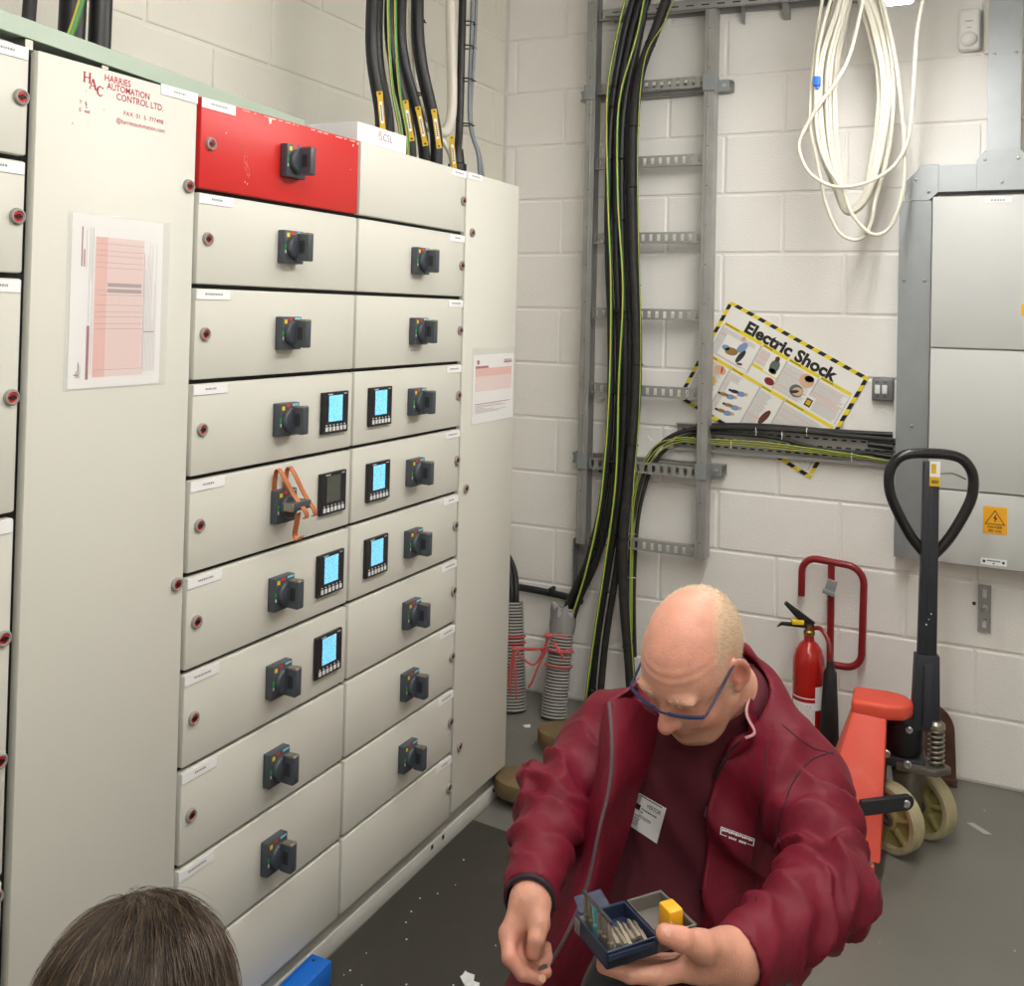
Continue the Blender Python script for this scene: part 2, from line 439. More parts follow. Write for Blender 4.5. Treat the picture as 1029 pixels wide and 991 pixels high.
def cabinet(name, y0, y1, label):
    t = thing(name, (0, y0, 0), label, 'cabinet', 'switchboard cabinets')
    MB().box((-0.46, y0+0.0005, ZB+0.006), (-0.022, y1-0.0005, ZT-0.004)).build('body', 'frame_dark', t, smooth=False)
    MB().box((-0.45, y0+0.0005, 0.046), (-0.05, y1-0.0005, ZB+0.006)).build('base_frame', 'frame_grey', t, smooth=False)
    MB().box((-0.44, y0, 0.0), (-0.018, y1, 0.046)).build('plinth', 'plinth_grey', t, bevel=0.002)
    MB().box((-0.050, y0+0.0005, 0.046), (-0.040, y1-0.0005, ZB+0.006)).build('kick_strip', 'frame_grey', t, smooth=False)
    return t
def door(t, y0, y1, z0, z1, m='panel_grey', gz=0.0045):
    me = door_mesh(y1-y0-2*G, z1-z0-2*gz, m)
    return inst(me, 'door', (0, y0+G, z0+gz), t)
def add_lock(d, y, z): inst(LOCK, 'lock', (0, y, z), d)
def add_plate(d, y, z, k, narrow=False): inst((NPR if narrow else NPS)[k % (4 if narrow else 6)], 'nameplate', (0.0001, y, z), d)
def add_switch(d, y, z, horizontal=False):
    inst(spb, 'switch_plate', (0.0, y, z), d); inst(MARK, 'switch_marks', (0.0, y, z), d)
    inst(KNOBH if horizontal else KNOB, 'switch_handle', (0.018, y, z), d)
def add_meter(d, y, z, on=True):
    inst(MHOUS, 'meter_housing', (0, y, z), d); inst(SCRN if on else SCROFF, 'meter_screen', (0, y, z), d); inst(MTXT, 'meter_print', (0, y, z), d)
    for i in range(6): inst(MBTN, 'meter_button', (0, y+0.0145+i*0.0137, z+0.012), d)

# the column cut off by the left edge of the photo
c0 = cabinet('switchboard_cabinet', yA-0.5236, yA, 'grey switchboard cabinet cut off by the left edge, narrow doors stacked')
zs = [ZT, 1.789, 1.600, 1.217, 0.642, ZB]
for i in range(5):
    d = door(c0, yA-0.5236, yA-0.001, zs[i+1], zs[i])
    add_plate(d, yA-0.100, zs[i]-0.0265, i)
    zl = [[1.886],[1.695],[1.406],[1.024,0.831],[0.617]][i]
    for z in zl: add_lock(d, yA-0.018, z)
# the tall plain door
c1 = cabinet('switchboard_cabinet', yA, yB, 'tall plain grey switchboard cabinet carrying red printed lettering and a taped document')
d1 = door(c1, yA+0.007, yB-0.002, ZB, ZT)
add_plate(d1, 1.630, ZT-0.022, 3)
for z in (1.789, 1.023, 0.26): add_lock(d1, 1.7055, z)
# left device column
c2 = cabinet('switchboard_cabinet', yB, yC, 'grey switchboard cabinet of ten stacked doors, the top one red')
for k in range(10):
    z1 = ZT-ROW*k; z0 = z1-ROW if k < 9 else ZB
    d = door(c2, yB+0.001, yC, z0, z1, 'panel_red' if k == 0 else 'panel_grey')
    zm = z1-ROW*0.5
    add_lock(d, 1.759, zm); add_plate(d, 1.7335, z1-0.0255, k)
    if k < 9: add_switch(d, 1.997, zm, k == 4)
    if k in (3,4,5,6): add_meter(d, 2.126, zm-0.0485, k != 4)
    if k == 0:
        d['label'] = 'red door with scratched paint'
        ch = MB()
        rr = random.Random(3)
        for (y, z, n, s, m_) in [(1.842,1.885,46,0.004,1),(1.835,1.915,10,0.003,1)]:
            for i in range(n):
                t_ = rr.random(); cy = y+0.028*t_+rr.uniform(-0.004,0.004); cz = z+0.02-0.075*t_+rr.uniform(-0.008,0.008); l = rr.uniform(0.001,s)
                ch.quad((0.0003,cy,cz),(0.0003,cy+l*0.5,cz-l*0.2),(0.0003,cy+l*0.8,cz-l*2.2),(0.0003,cy+l*0.3,cz-l*1.9), m_)
        y = yB+0.07
        while y < yC-0.01:
            l = rr.uniform(0.006,0.03); h = rr.uniform(0.0008,0.0024)
            if rr.random() < 0.75: ch.quad((0.0004,y,ZT-0.009),(0.0004,y+l,ZT-0.0085),(0.0004,y+l*0.9,ZT-0.009-h),(0.0004,y+l*0.1,ZT-0.009-h*0.8), 0)
            y += l+rr.uniform(0.001,0.012)
        for (y, z, s) in [(1.925,ZT-0.013,0.012),(2.222,ZT-0.018,0.006),(2.216,1.895,0.003),(1.858,1.818,0.003),(1.865,1.815,0.003),(1.80,1.91,0.003),(2.24,ZT-0.011,0.006)]:
            ch.quad((0.0005,y,z),(0.0005,y+s,z+s*0.3),(0.0005,y+s*0.7,z-s*0.7),(0.0005,y+s*0.3,z-s*0.9), 0)
        ch.build('paint_chips', ['chip_white','chip_pink'], d, smooth=False)['kind'] = 'stuff'
# right device column
c3 = cabinet('switchboard_cabinet', yC, yD, 'grey switchboard cabinet of ten doors with locks on their right edge')
for k in range(10):
    z1 = ZT-ROW*k; z0 = z1-ROW if k < 9 else ZB
    d = door(c3, yC+0.002, yD, z0, z1); zm = z1-ROW*0.5
    add_lock(d, 2.7585, zm); add_plate(d, 2.6895, z1-0.0265, k, True)
    if 1 <= k < 9: add_switch(d, 2.5235, zm)
    if k in (3,4,5): add_meter(d, 2.311, zm-0.0485)
# end cabinet
c4 = cabinet('switchboard_cabinet', yD, yE, 'tall plain grey switchboard cabinet farthest along the row, nearest the cable ladder')
d4 = door(c4, yD+0.002, yE, ZB+0.006, ZT)
for z in (1.792, 1.035, 0.278): add_lock(d4, 2.815, z)
add_plate(d4, 2.786, ZT-0.024, 2, True)
ep = MB().box((-0.46, yE-0.0004, 0.05), (-0.022, yE+0.001, ZT-0.004)).build('side_panel', 'panel_grey', c4, smooth=False)
# plinth hole covers
for (y, par) in [(2.62,c3),(2.47,c3),(2.90,c4),(2.99,c4),(3.04,c4)]:
    b = MB(); X = XP.copy(); X.translation = V((-0.018, y, 0.022)); b.lathe([(0.017,0.0),(0.017,0.001),(0.015,0.0015),(0.001,0.0015)], 18, 0, X, caps=False)
    b.build('hole_cover', 'plinth_grey', par)
for (y, par) in [(2.70,c3),(2.76,c3),(3.07,c4)]:
    MB().box((-0.0178, y, 0.028), (-0.0172, y+0.012, 0.040)).build('slot', 'gap_black', par, smooth=False)

# red lettering on the tall door
lt = MB()
def put_text(s, y, z, size, bold=0.02, width=None, tilt=0.0):
    X = Matrix.Translation((0.0004, y, z)) @ XP @ Matrix.Rotation(tilt, 4, 'Z')
    text(lt, s, size, X, 0, bold, width=width)
def serif_glyph(lines, y, z, sz):
    X = Matrix.Translation((0.0004, y, z)) @ XP
    for (x0,y0,x1,y1,w) in lines:
        dx, dy = x1-x0, y1-y0; L_ = math.hypot(dx,dy); nx, ny = -dy/L_*w, dx/L_*w
        lt.add([((x0+nx)*sz,(y0+ny)*sz,0),((x0-nx)*sz,(y0-ny)*sz,0),((x1-nx)*sz,(y1-ny)*sz,0),((x1+nx)*sz,(y1+ny)*sz,0)], [(0,1,2,3)], 0, X)
HG = [(.15,0,.15,1,.09),(.75,0,.75,1,.09),(.15,.5,.75,.5,.05),(0,.02,.32,.02,.03),(0,.98,.32,.98,.03),(.58,.02,.92,.02,.03),(.58,.98,.92,.98,.03)]
AG = [(.1,0,.45,1,.05),(.45,1,.82,0,.1),(.22,.32,.65,.32,.04),(0,.02,.25,.02,.03),(.62,.02,1,.02,.03)]
CG = [(.75,.8,.5,.97,.05),(.5,.97,.25,.85,.07),(.25,.85,.14,.5,.1),(.14,.5,.25,.15,.1),(.25,.15,.5,.03,.07),(.5,.03,.78,.2,.05),(.78,.98,.78,.72,.03)]
serif_glyph(HG, 1.462, 1.937, 0.018); serif_glyph(AG, 1.474, 1.928, 0.018); serif_glyph(CG, 1.489, 1.919, 0.018)
lt.build('monogram', 'ink_red', d1, smooth=False); lt = MB()
put_text('HARRIES', 1.506, 1.949, 0.0165, 0.012, 0.056); put_text('AUTOMATION', 1.511, 1.9355, 0.0165, 0.012, 0.094)
put_text('CONTROL LTD.', 1.532, 1.921, 0.0165, 0.012, 0.106)
lo = lt.build('company_name', 'ink_red', d1, smooth=False); lo['label'] = 'worn red company lettering'; lt = MB()
put_text('FAX  01  5  777498', 1.549, 1.8965, 0.0110, 0.004, 0.090); put_text('@harriesautomation.com', 1.533, 1.8805, 0.0120, 0.004, 0.110)
put_text('T', 1.456, 1.898, 0.0090, 0.01); put_text('6', 1.467, 1.899, 0.0090, 0.01); put_text('5', 1.468, 1.893, 0.0090, 0.01)
put_text('E', 1.456, 1.885, 0.0090, 0.01); put_text('ext', 1.467, 1.885, 0.0085, 0.02); put_text('-', 1.505, 1.896, 0.009, 0.01); put_text("'", 1.468, 1.917, 0.009, 0.01)
put_text("'", 1.446, 1.855, 0.012, 0.02, tilt=0.4)
lt.build('contact_line', 'ink_red', d1, smooth=False)['kind'] = 'stuff'

# loose cover strip lying askew on the cabinet tops
a = V((0.026, 1.07, ZT+0.018)); dirn = V((-0.135, 0.991, 0.0)).normalized(); nrm = V((dirn.y, -dirn.x, 0)); X = Matrix(((dirn.x, -nrm.x, 0, a.x), (dirn.y, -nrm.y, 0, a.y), (dirn.z, 0, 1, a.z), (0,0,0,1)))
st = thing('cover_strip', (a.x-0.1, a.y+0.5, ZT-0.004), 'pale green sheet metal strip lying askew on top of the switchboard', 'metal strip')
MB().box((0,0,-0.004),(1.14,0.002,0.027),0,X).box((0,0.002,-0.004),(1.14,0.05,-0.002),0,X).box((0,0.002,0.025),(1.14,0.03,0.027),0,X).build('channel', 'cover_green', st, bevel=0.001, seg=1)
for s in (0.30, 0.47, 0.66):
    MB().box((s, 0.004, -0.0215),(s+0.016, 0.03, -0.004),0,X).build('clip', 'steel', st, bevel=0.001, seg=1)

# white CSL box
bx = thing('carton', (-0.07, 2.2475, ZT-0.004), 'low white carton printed CSL on top of the switchboard', 'box')
MB().box((-0.22, 2.2475, ZT-0.004), (-0.004, 2.463, ZT+0.044)).build('box_body', 'label_white', bx, bevel=0.0015, seg=1)
b = MB(); X = Matrix.Translation((-0.0035, 2.332, ZT+0.014)) @ XP
text(b, 'CSL', 0.026, X @ Matrix.Translation((0.022,0,0)), 0, -0.012)
cst = [(0.010+0.006*math.cos(t), 0.006+0.006*math.sin(t)) for t in np.linspace(0, 6.28, 14)]
for i in range(13): b.add([(cst[i][0],cst[i][1],0),(cst[i+1][0],cst[i+1][1],0),(0.010+(cst[i+1][0]-0.010)*0.75,0.006+(cst[i+1][1]-0.006)*0.75,0),(0.010+(cst[i][0]-0.010)*0.75,0.006+(cst[i][1]-0.006)*0.75,0)],[(0,1,2,3)],1,X)
for p0, p1 in [((0.003,0.010),(0.009,0.022)),((0.009,0.022),(0.013,0.012)),((0.014,0.004),(0.021,-0.001))]:
    dx, dy = p1[0]-p0[0], p1[1]-p0[1]; L_ = math.hypot(dx,dy); nx, ny = -dy/L_*0.001, dx/L_*0.001
    b.add([(p0[0]+nx,p0[1]+ny,0),(p0[0]-nx,p0[1]-ny,0),(p1[0]-nx,p1[1]-ny,0),(p1[0]+nx,p1[1]+ny,0)],[(0,1,2,3)],1,X)
b.build('print', ['ink_dark','mark_red'], bx, smooth=False)

# documents in clear sleeves
def document(name, y0, y1, z0, z1, sy0, sy1, sz0, sz1, label, portrait):
    t = thing(name, (0.0, y0, z0), label, 'document', 'taped documents')
    MB().box((0.0004, y0, z0), (0.0016, y1, z1)).build('paper_sheet', 'paper', t, smooth=False)
    p = MB(); rr = random.Random(5); x = 0.0018
    w, h = y1-y0, z1-z0
    def R(u0, v0, u1, v1, m, dx=0.0): p.quad((x+dx,y0+u0*w,z0+v0*h),(x+dx,y0+u1*w,z0+v0*h),(x+dx,y0+u1*w,z0+v1*h),(x+dx,y0+u0*w,z0+v1*h), m)
    if not portrait:
        R(0.24,0.06,0.78,0.88,1); R(0.25,0.06,0.375,0.88,0,0.0001); R(0.175,0.05,0.205,0.36,2)
        for v in (0.10,0.34,0.37,0.41,0.44,0.48,0.54,0.565,0.70,0.73,0.77,0.80,0.84): R(0.25,v,0.78,v+0.0025,3,0.0002)
        for i in range(26): R(0.39+i*0.0146,0.11,0.3925+i*0.0146,0.86,0,0.00015)
        for v in (0.555,0.59): R(0.38,v,0.76,v+0.022,3,0.00025)
        for u,(a_,b_) in zip((0.10,0.125,0.150,0.185,0.205,0.22),((0.70,0.93),(0.70,0.80),(0.69,0.92),(0.37,0.93),(0.62,0.93),(0.08,0.93))): R(u,a_,u+(0.012 if u<0.13 else 0.004),b_,2 if u<0.13 else 3,0.0002)
        for i in range(9): R(0.80+i*0.016,0.08,0.803+i*0.016,0.08+rr.uniform(0.3,0.82),3,0.0002)
        R(0.80,0.32,0.92,0.325,2,0.0002); R(0.785,0.06,0.79,0.80,2,0.0002)
        R(0.075,0.06,0.085,0.10,2,0.0002); R(0.055,0.075,0.105,0.082,2,0.0002); R(0.095,0.06,0.105,0.15,5,0.0002); R(0.115,0.06,0.12,0.13,5,0.0002)
    else:
        R(0.05,0.46,0.95,0.80,1); R(0.05,0.68,0.95,0.80,0,0.0001); R(0.05,0.80,0.36,0.835,2,0.0002)
        for v in (0.90,0.875,0.86): R(0.74,v,0.95,v+0.012,2,0.0002)
        for v in (0.50,0.54,0.58,0.62): R(0.07,v,0.6+rr.random()*0.3,v+0.006,4,0.0002)
        R(0.08,0.86,0.14,0.92,2,0.0002); R(0.05,0.275,0.92,0.285,2,0.0002)
        for v in (0.25,0.23,0.21,0.19,0.17,0.15): R(0.06,v,0.25+rr.random()*0.6,v+0.007,3,0.0002)
    p.build('print', ['ink_pink','ink_palepink','ink_rose','ink_lines','ink_palepink','ink_dark'], t, smooth=False)
    MB().box((0.0024, sy0, sz0), (0.0027, sy1, sz1)).build('clear_sleeve', 'clear_sleeve', t, smooth=False)
document('wiring_schedule', 1.449, 1.646, 1.412, 1.711, 1.440, 1.661, 1.409, 1.7135, 'pink printed schedule in a clear sleeve on the near tall cabinet door', False)
document('test_certificate', 2.842, 3.105, 1.2205, 1.428, 2.835, 3.113, 1.2195, 1.449, 'pink printed sheet in a clear sleeve on the end cabinet door', True)

# copper strip hooked over the horizontal switch handle
zm4 = ZT-ROW*4.5
cs = thing('copper_strap', (0.05, 1.99, zm4+0.03), 'bent copper strip looped over the horizontal switch handle', 'copper strap')
def strap(pts, w, along, name):
    pts = spline(pts, 5); b = MB(); al = V(along).normalized()*w*0.5; n = len(pts); vs = []
    for i, p in enumerate(pts):
        t_ = (pts[min(i+1,n-1)]-pts[max(i-1,0)]).normalized(); nn = t_.cross(al).normalized()*0.0009
        vs += [p-al-nn, p+al-nn, p+al+nn, p-al+nn]
    fs = []
    for i in range(n-1):
        for k in range(4): fs.append((i*4+k, i*4+(k+1)%4, (i+1)*4+(k+1)%4, (i+1)*4+k))
    fs += [(0,3,2,1), ((n-1)*4,(n-1)*4+1,(n-1)*4+2,(n-1)*4+3)]
    b.add(vs, fs); return b.build(name, 'copper', cs)
zt4 = ZT-ROW*4
for dy in (0.0, 0.036):
    strap([(0.004,1.972+dy,zt4-0.075),(0.006,1.972+dy,zt4-0.030),(0.012,1.972+dy,zt4-0.012),(0.022,1.976+dy,zt4-0.022),(0.045,1.990+dy*0.9,zt4-0.070),(0.066,2.000+dy*0.8,zt4-0.100),(0.070,2.002+dy*0.8,zt4-0.115),(0.064,2.001+dy*0.8,zt4-0.1165)], 0.013, (0,1,0), 'strap_leg')
strap([(0.050,1.998,zm4-0.012),(0.048,1.996,zm4-0.035),(0.044,1.996,zm4-0.060),(0.052,1.998,zm4-0.070),(0.060,2.000,zm4-0.062)], 0.016, (0,1,0), 'strap_tail')
# ---------------------------------------------------------------- cables rising from the switchboard
ZTOP = ZT-0.004
def tie(parent, p, r, axis, tail=(1,0,0), m='tie_black', w=0.0025):
    """a cable tie round a cable: flat ring with its locking head and tail"""
    a = V(axis).normalized(); u = a.orthogonal().normalized(); v_ = a.cross(u)
    b = MB()
    b.tube([V(p)+(u*math.cos(t)+v_*math.sin(t))*(r+0.001) for t in np.linspace(0, 2*math.pi, 13)[:-1]], w, 5, closed=True)
    tl = V(tail).normalized(); b.tube([V(p)+tl*(r), V(p)+tl*(r+0.012)], w, 5)
    return b.build('cable_tie', m, parent)
def earth(name, pts, r, label, group, parent=None):
    """green and yellow striped conductor: green tube with a yellow stripe part"""
    P = spline(pts, 6); b = MB(); n = 8
    b.tube(P, r, n)
    o = b.build(name, 'earth_green', None, origin=V(pts[-1]), angle=60); tag(o, label, 'cable', group)
    s = MB(); 
    off = [p + V((-0.25*0+0.15, -1, 0.1)).normalized()*r*0.52 for p in P]
    s.tube(off, r*0.58, 6); s.build('stripe', 'earth_yellow', o)
    return o
g = 'cables above the left end of the switchboard'
def up(x, y, dx, dy, dz, bend=0.02): return [(x+dx, y+dy, ZTOP+dz), (x+dx*0.6-bend, y+dy*0.6, ZTOP+dz*0.6), (x+dx*0.2, y+dy*0.2, ZTOP+dz*0.25), (x, y, ZTOP)]
def vcable(x, y, r, h, label, grp, lean=(0,0), m='cable_black', boot=None):
    o = cable('power_cable', up(x, y, lean[0], lean[1], h), r, m, label, 'cable', grp, n=12)
    if boot:
        b = MB(); b.lathe([(r*1.25,0),(r*1.22,boot*0.7),(r*1.0,boot)], 14, 0, Matrix.Translation((x, y, ZTOP)), caps=False); b.build('boot', 'sleeve_grey', o)
    return o
vcable(-0.16, 1.625, 0.021, 1.1, 'thick black cable right of the green earth above the near cabinet', g, (0.0,0.01), boot=0.045)
vcable(-0.17, 1.570, 0.024, 1.1, 'thick black cable behind the near green earth wire', g, (0.0,0.02), boot=0.075)
earth('earth_cable', [(-0.12,1.60,3.1),(-0.11,1.575,2.3),(-0.10,1.535,2.11),(-0.11,1.495,ZTOP)], 0.0065, 'green and yellow earth wire slanting at the top left corner', 'earth wires at the switchboard')
vcable(-0.20, 1.500, 0.012, 1.1, 'thin dark cable left of the thick cables at top left', g, (0.0,0.06), 'cable_dusty')
vcable(-0.20, 1.405, 0.020, 0.9, 'grey sleeved cable leaning at the extreme top left corner', g, (0.02,-0.06), 'sleeve_grey')

g = 'black power cables with yellow markers'
def marker(parent, p, axis):
    a = V(axis).normalized(); n = V((0.66,-0.75,0)).normalized(); t = a.cross(n).normalized()
    X = Matrix(((t.x,a.x,n.x,p[0]),(t.y,a.y,n.y,p[1]),(t.z,a.z,n.z,p[2]),(0,0,0,1)))
    b = MB(); b.box((-0.0075,-0.045,0),(0.0075,0.045,0.003),0,X); b.box((-0.0085,0.045,0),(0.0085,0.058,0.003),0,X); b.box((-0.0085,-0.058,0),(0.0085,-0.045,0.003),0,X)
    b.box((-0.004,-0.030,0.003),(0.004,0.030,0.0036),1,X)
    for k in range(8): b.quad((-0.0022,-0.022+k*0.0055,0.0037),(0.0022,-0.022+k*0.0055,0.0037),(0.0022,-0.0185+k*0.0055,0.0037),(-0.0022,-0.0185+k*0.0055,0.0037),2,X)
    b.box((-0.003,0.049,-0.001),(0.003,0.054,0.0034),2,X); b.box((-0.003,-0.054,-0.001),(0.003,-0.049,0.0034),2,X)
    b.build('cable_marker', ['tag_yellow','label_white','ink_dark'], parent, smooth=False)
def pcable(pts, r, label, mk_at=None, m='cable_black'):
    o = cable('power_cable', pts, r, m, label, 'cable', g, n=12)
    if mk_at:
        P = spline(pts, 6); i = min(range(len(P)), key=lambda k: abs(P[k].z-mk_at)); ax = P[i-1]-P[i+1] if i+1 < len(P) else P[i-1]-P[i]
        q = P[i]+V((0.66,-0.75,0)).normalized()*(r+0.001); marker(o, q, ax)
    return o
pcable([(-0.17,2.56,3.1),(-0.16,2.515,2.5),(-0.15,2.50,2.27),(-0.14,2.535,2.1),(-0.14,2.545,ZTOP)], 0.017, 'leftmost black power cable with a yellow marker, behind the CSL carton', 2.10)
pcable([(-0.19,2.61,3.1),(-0.18,2.565,2.5),(-0.17,2.555,2.27),(-0.16,2.60,2.1),(-0.16,2.61,ZTOP)], 0.017, 'black power cable without marker behind the CSL carton')
pcable([(-0.17,2.65,3.1),(-0.16,2.60,2.5),(-0.15,2.595,2.3),(-0.13,2.655,2.1),(-0.13,2.68,ZTOP)], 0.017, 'black power cable with the second yellow marker from the left', 2.095)
pcable([(-0.18,2.70,3.1),(-0.17,2.665,2.5),(-0.16,2.665,2.3),(-0.14,2.74,2.1),(-0.14,2.775,ZTOP)], 0.017, 'black power cable with the third yellow marker from the left', 2.10)
pcable([(-0.16,2.74,3.1),(-0.15,2.72,2.5),(-0.14,2.73,2.3),(-0.12,2.79,2.1),(-0.12,2.80,ZTOP)], 0.019, 'black power cable with the tallest standing yellow marker, fourth from the left', 2.10)
wc = cable('data_cable', [(-0.16,2.73,3.1),(-0.17,2.715,2.5),(-0.17,2.76,2.2),(-0.14,2.90,2.06),(-0.14,2.93,ZTOP)], 0.007, 'cable_white', 'thin white cable beside the tallest yellow marker', 'cable', 'thin cables above the switchboard')
marker(wc, V((-0.125,2.905,2.045)), (0,-0.25,1))
for z_, r_ in ((2.42,0.02),(2.2,0.02)): tie(wc, (-0.155,2.735,z_), 0.018, (0,0,1), (0.3,1,0))
for k, (y, z) in enumerate([(2.62,2.05),(2.585,2.07)]):
    earth('earth_cable', [(-0.15,y-0.03,3.1),(-0.14,y-0.03,2.45),(-0.13,y-0.015,2.2),(-0.12,y+0.02,2.06),(-0.12,y+0.03,ZTOP)], 0.005, ['earth wire rising between the second and third yellow markers','earth wire rising between the first and second yellow markers'][k], 'earth wires at the switchboard')

# white conduit, black and grey cables at the wall corner
cd_ = cable('plastic_conduit', [(-0.23,3.04,3.1),(-0.23,3.04,2.6),(-0.23,3.065,2.30),(-0.23,3.06,2.19),(-0.23,3.02,2.140),(-0.23,2.94,2.142),(-0.23,2.88,2.155)], 0.017, 'cable_white', 'white plastic conduit bending at its foot behind the markers', 'conduit', n=12)
bk = cable('power_cable', [(-0.21,3.09,3.1),(-0.21,3.085,2.6),(-0.21,3.085,2.2),(-0.20,3.06,2.08),(-0.20,3.06,ZTOP)], 0.013, 'cable_black', 'single black cable with gland beside the white conduit', 'cable', None, n=10)
b = MB(); b.lathe([(0.026,0),(0.026,0.05),(0.031,0.052),(0.031,0.07),(0.024,0.075),(0.018,0.12)], 16, 0, Matrix.Translation((-0.20,3.06,ZTOP)), caps=False); b.build('cable_gland', 'tie_black', bk)
for k in range(2):
    o = cable('data_cable', [(-0.195+0.01*k,3.13+0.012*k,3.1),(-0.195+0.01*k,3.12+0.01*k,2.5),(-0.19,3.115+0.01*k,2.2),(-0.17,3.145+0.012*k,2.08),(-0.15+0.02*k,3.13,ZTOP-0.02)], 0.006, 'cable_grey', ['grey data cable nearer the white conduit','grey data cable on the right of the white conduit'][k], 'cable', 'thin cables above the switchboard')
    if k == 0:
        for z in (2.52, 2.44, 2.33, 2.18): tie(o, (-0.20,3.105,z), 0.022, (0,0,1), (0.6,0.8,0))

# ---------------------------------------------------------------- cable ladder on the back wall
OFF = 0.07; YL = YW-OFF
lx0, lx1 = -0.0575, 0.424; LZ0, LZ1 = 0.655, 3.05
ld = thing('cable_ladder', (0.18, YW-0.03, LZ0), 'galvanised cable ladder fixed upright on the back wall', 'cable ladder')
def crail(xc, flip):
    b = MB(); s = flip
    b.box((xc-0.020, YL-0.030, LZ0), (xc-0.017 if s>0 else xc-0.020+0.003, YL+0.030, LZ1)) if s>0 else b.box((xc+0.017, YL-0.030, LZ0), (xc+0.020, YL+0.030, LZ1))
    b.box((xc-0.020, YL-0.030, LZ0), (xc+0.020, YL-0.027, LZ1)); b.box((xc-0.020, YL+0.027, LZ0), (xc+0.020, YL+0.030, LZ1))
    b.box((xc+s*0.004-0.0015, YL-0.036, LZ0), (xc+s*0.004+0.0015, YL-0.027, LZ1))
    for z in np.arange(LZ0+0.06, LZ1, 0.148): b.box((xc-0.003, YL-0.0365, z), (xc+0.003, YL-0.0355, z+0.004), 1)
    return b.build('rail', ['galv','galv_slot'], ld, bevel=0.0008, seg=1)
crail(lx0, 1); crail(lx1, -1)
rungs = [0.676+0.2955*k for k in range(8)]
for z in rungs:
    b = MB(); x0, x1 = lx0+0.02, lx1-0.02
    b.box((x0, YL-0.010, z+0.013), (x1, YL-0.007, z+0.019)); b.box((x0, YL-0.010, z-0.019), (x1, YL-0.007, z-0.013)); n = int((x1-x0)/0.030); st_ = (x1-x0)/n
    for k in range(n+1): b.box((x0+k*st_-0.009 if k else x0, YL-0.010, z-0.013), (x0+k*st_+0.009 if k < n else x1, YL-0.007, z+0.013))
    b.box((x0, YL-0.010, z+0.019), (x1, YL+0.014, z+0.021)); b.box((x0, YL-0.010, z-0.021), (x1, YL+0.014, z-0.019))
    b.build('rung', 'galv', ld, smooth=False)
for z in (2.435, 0.982):
    t = thing('strut_channel', (0.18, YW, z), 'galvanised strut bracket behind the ladder, %s' % ('level with the top rung' if z > 2 else 'level with the tray cables'), 'bracket', 'strut brackets behind the ladder')
    b = MB(); xa, xb = -0.125, 0.495; y0, y1 = YW-0.041, YW
    b.box((xa,y1-0.003,z-0.0205),(xb,y1,z+0.0205)); b.box((xa,y0,z-0.0205),(xb,y1,z-0.018)); b.box((xa,y0,z+0.018),(xb,y1,z+0.0205)); b.box((xa,y0,z-0.0205),(xb,y0+0.0025,z-0.011)); b.box((xa,y0,z+0.011),(xb,y0+0.0025,z+0.0205))
    b.build('channel', 'galv', t, smooth=False)
    for xc, s in ((lx0,-1),(lx1,1)):
        c = MB(); c.box((xc-0.023, YL-0.040, z-0.03), (xc+0.023, YL-0.0365, z+0.03)); c.box((xc+s*0.0195, YL-0.040, z-0.03),(xc+s*0.0225, y0, z+0.03)); xa_, xb_ = sorted((xc+s*0.0195, xc+s*0.062)); c.box((xa_, y0-0.004, z-0.022),(xb_, y0-0.0005, z+0.022))
        c.build('clamp', 'galv_light', t, bevel=0.0008, seg=1)
        q = MB(); q.lathe([(0.009,0),(0.009,0.006),(0.004,0.007),(0.004,0.012),(0.001,0.012)], 6, 0, Matrix.Translation((xc+s*0.042, y0-0.004, z)) @ Matrix.Rotation(math.pi/2, 4, 'X'), caps=False); q.build('bolt', 'screw', t)
# foot bracket of the left rail
t = thing('splice_plate', (-0.09, YW, 0.5), 'dark galvanised plate under the left ladder rail foot', 'bracket')
MB().box((-0.112, YW-0.05, 0.47), (-0.106, YW-0.002, 0.66)).box((-0.106, YW-0.008, 0.47), (-0.05, YW-0.002, 0.655)).build('plate', 'galv', t, bevel=0.001, seg=1)
for z in (0.52, 0.6): MB().box((-0.128, YW-0.02, z), (-0.106, YW-0.012, z+0.008)).build('bolt', 'screw', t, bevel=0.001)

# perforated tray across the top
ty = YW-0.10
tr = thing('cable_tray', (0.5, ty, 2.75), 'perforated galvanised tray running across the top of the back wall', 'cable tray')
X = frame((0.0, ty, 2.748), (1, -0.02, -0.034), (0, 1, 0))
b = MB(); b.box((0,0,-0.018),(1.25,0.002,0.012),0,X); b.box((0,0.0,0.010),(1.25,0.09,0.012),0,X); b.box((0,0.088,-0.018),(1.25,0.09,0.012),0,X); b.box((0,0,-0.018),(1.25,0.010,-0.016),0,X)
b.v = [(p[0], p[1], p[2]) for p in b.v]
for k in range(20): b.box((0.03+k*0.06,-0.0006,-0.006),(0.06+k*0.06,0.0006,-0.001),1,X)
b.build('tray', ['galv','galv_slot'], tr, smooth=False)
for x in (0.53, 0.70, 0.85):
    b = MB(); XB = Matrix(((0,0,1,x),(1,0,0,ty+0.02),(0,1,0,2.70),(0,0,0,1)))
    b.prism([(0.0,0.035),(0.075,0.035),(0.075,-0.03),(0.06,-0.03)], -0.02 if x==0.70 else 0, 0.003, 0, XB); b.build('arm', 'galv', tr, smooth=False)
t2 = thing('cable_tray', (0.5, YW-0.26, 2.87), 'second galvanised tray edge above the ladder, nearer the room', 'cable tray')
MB().box((0.2,YW-0.30,2.80),(1.6,YW-0.298,2.86)).box((0.2,YW-0.30,2.80),(1.6,YW-0.12,2.802)).build('tray', 'galv', t2, smooth=False)

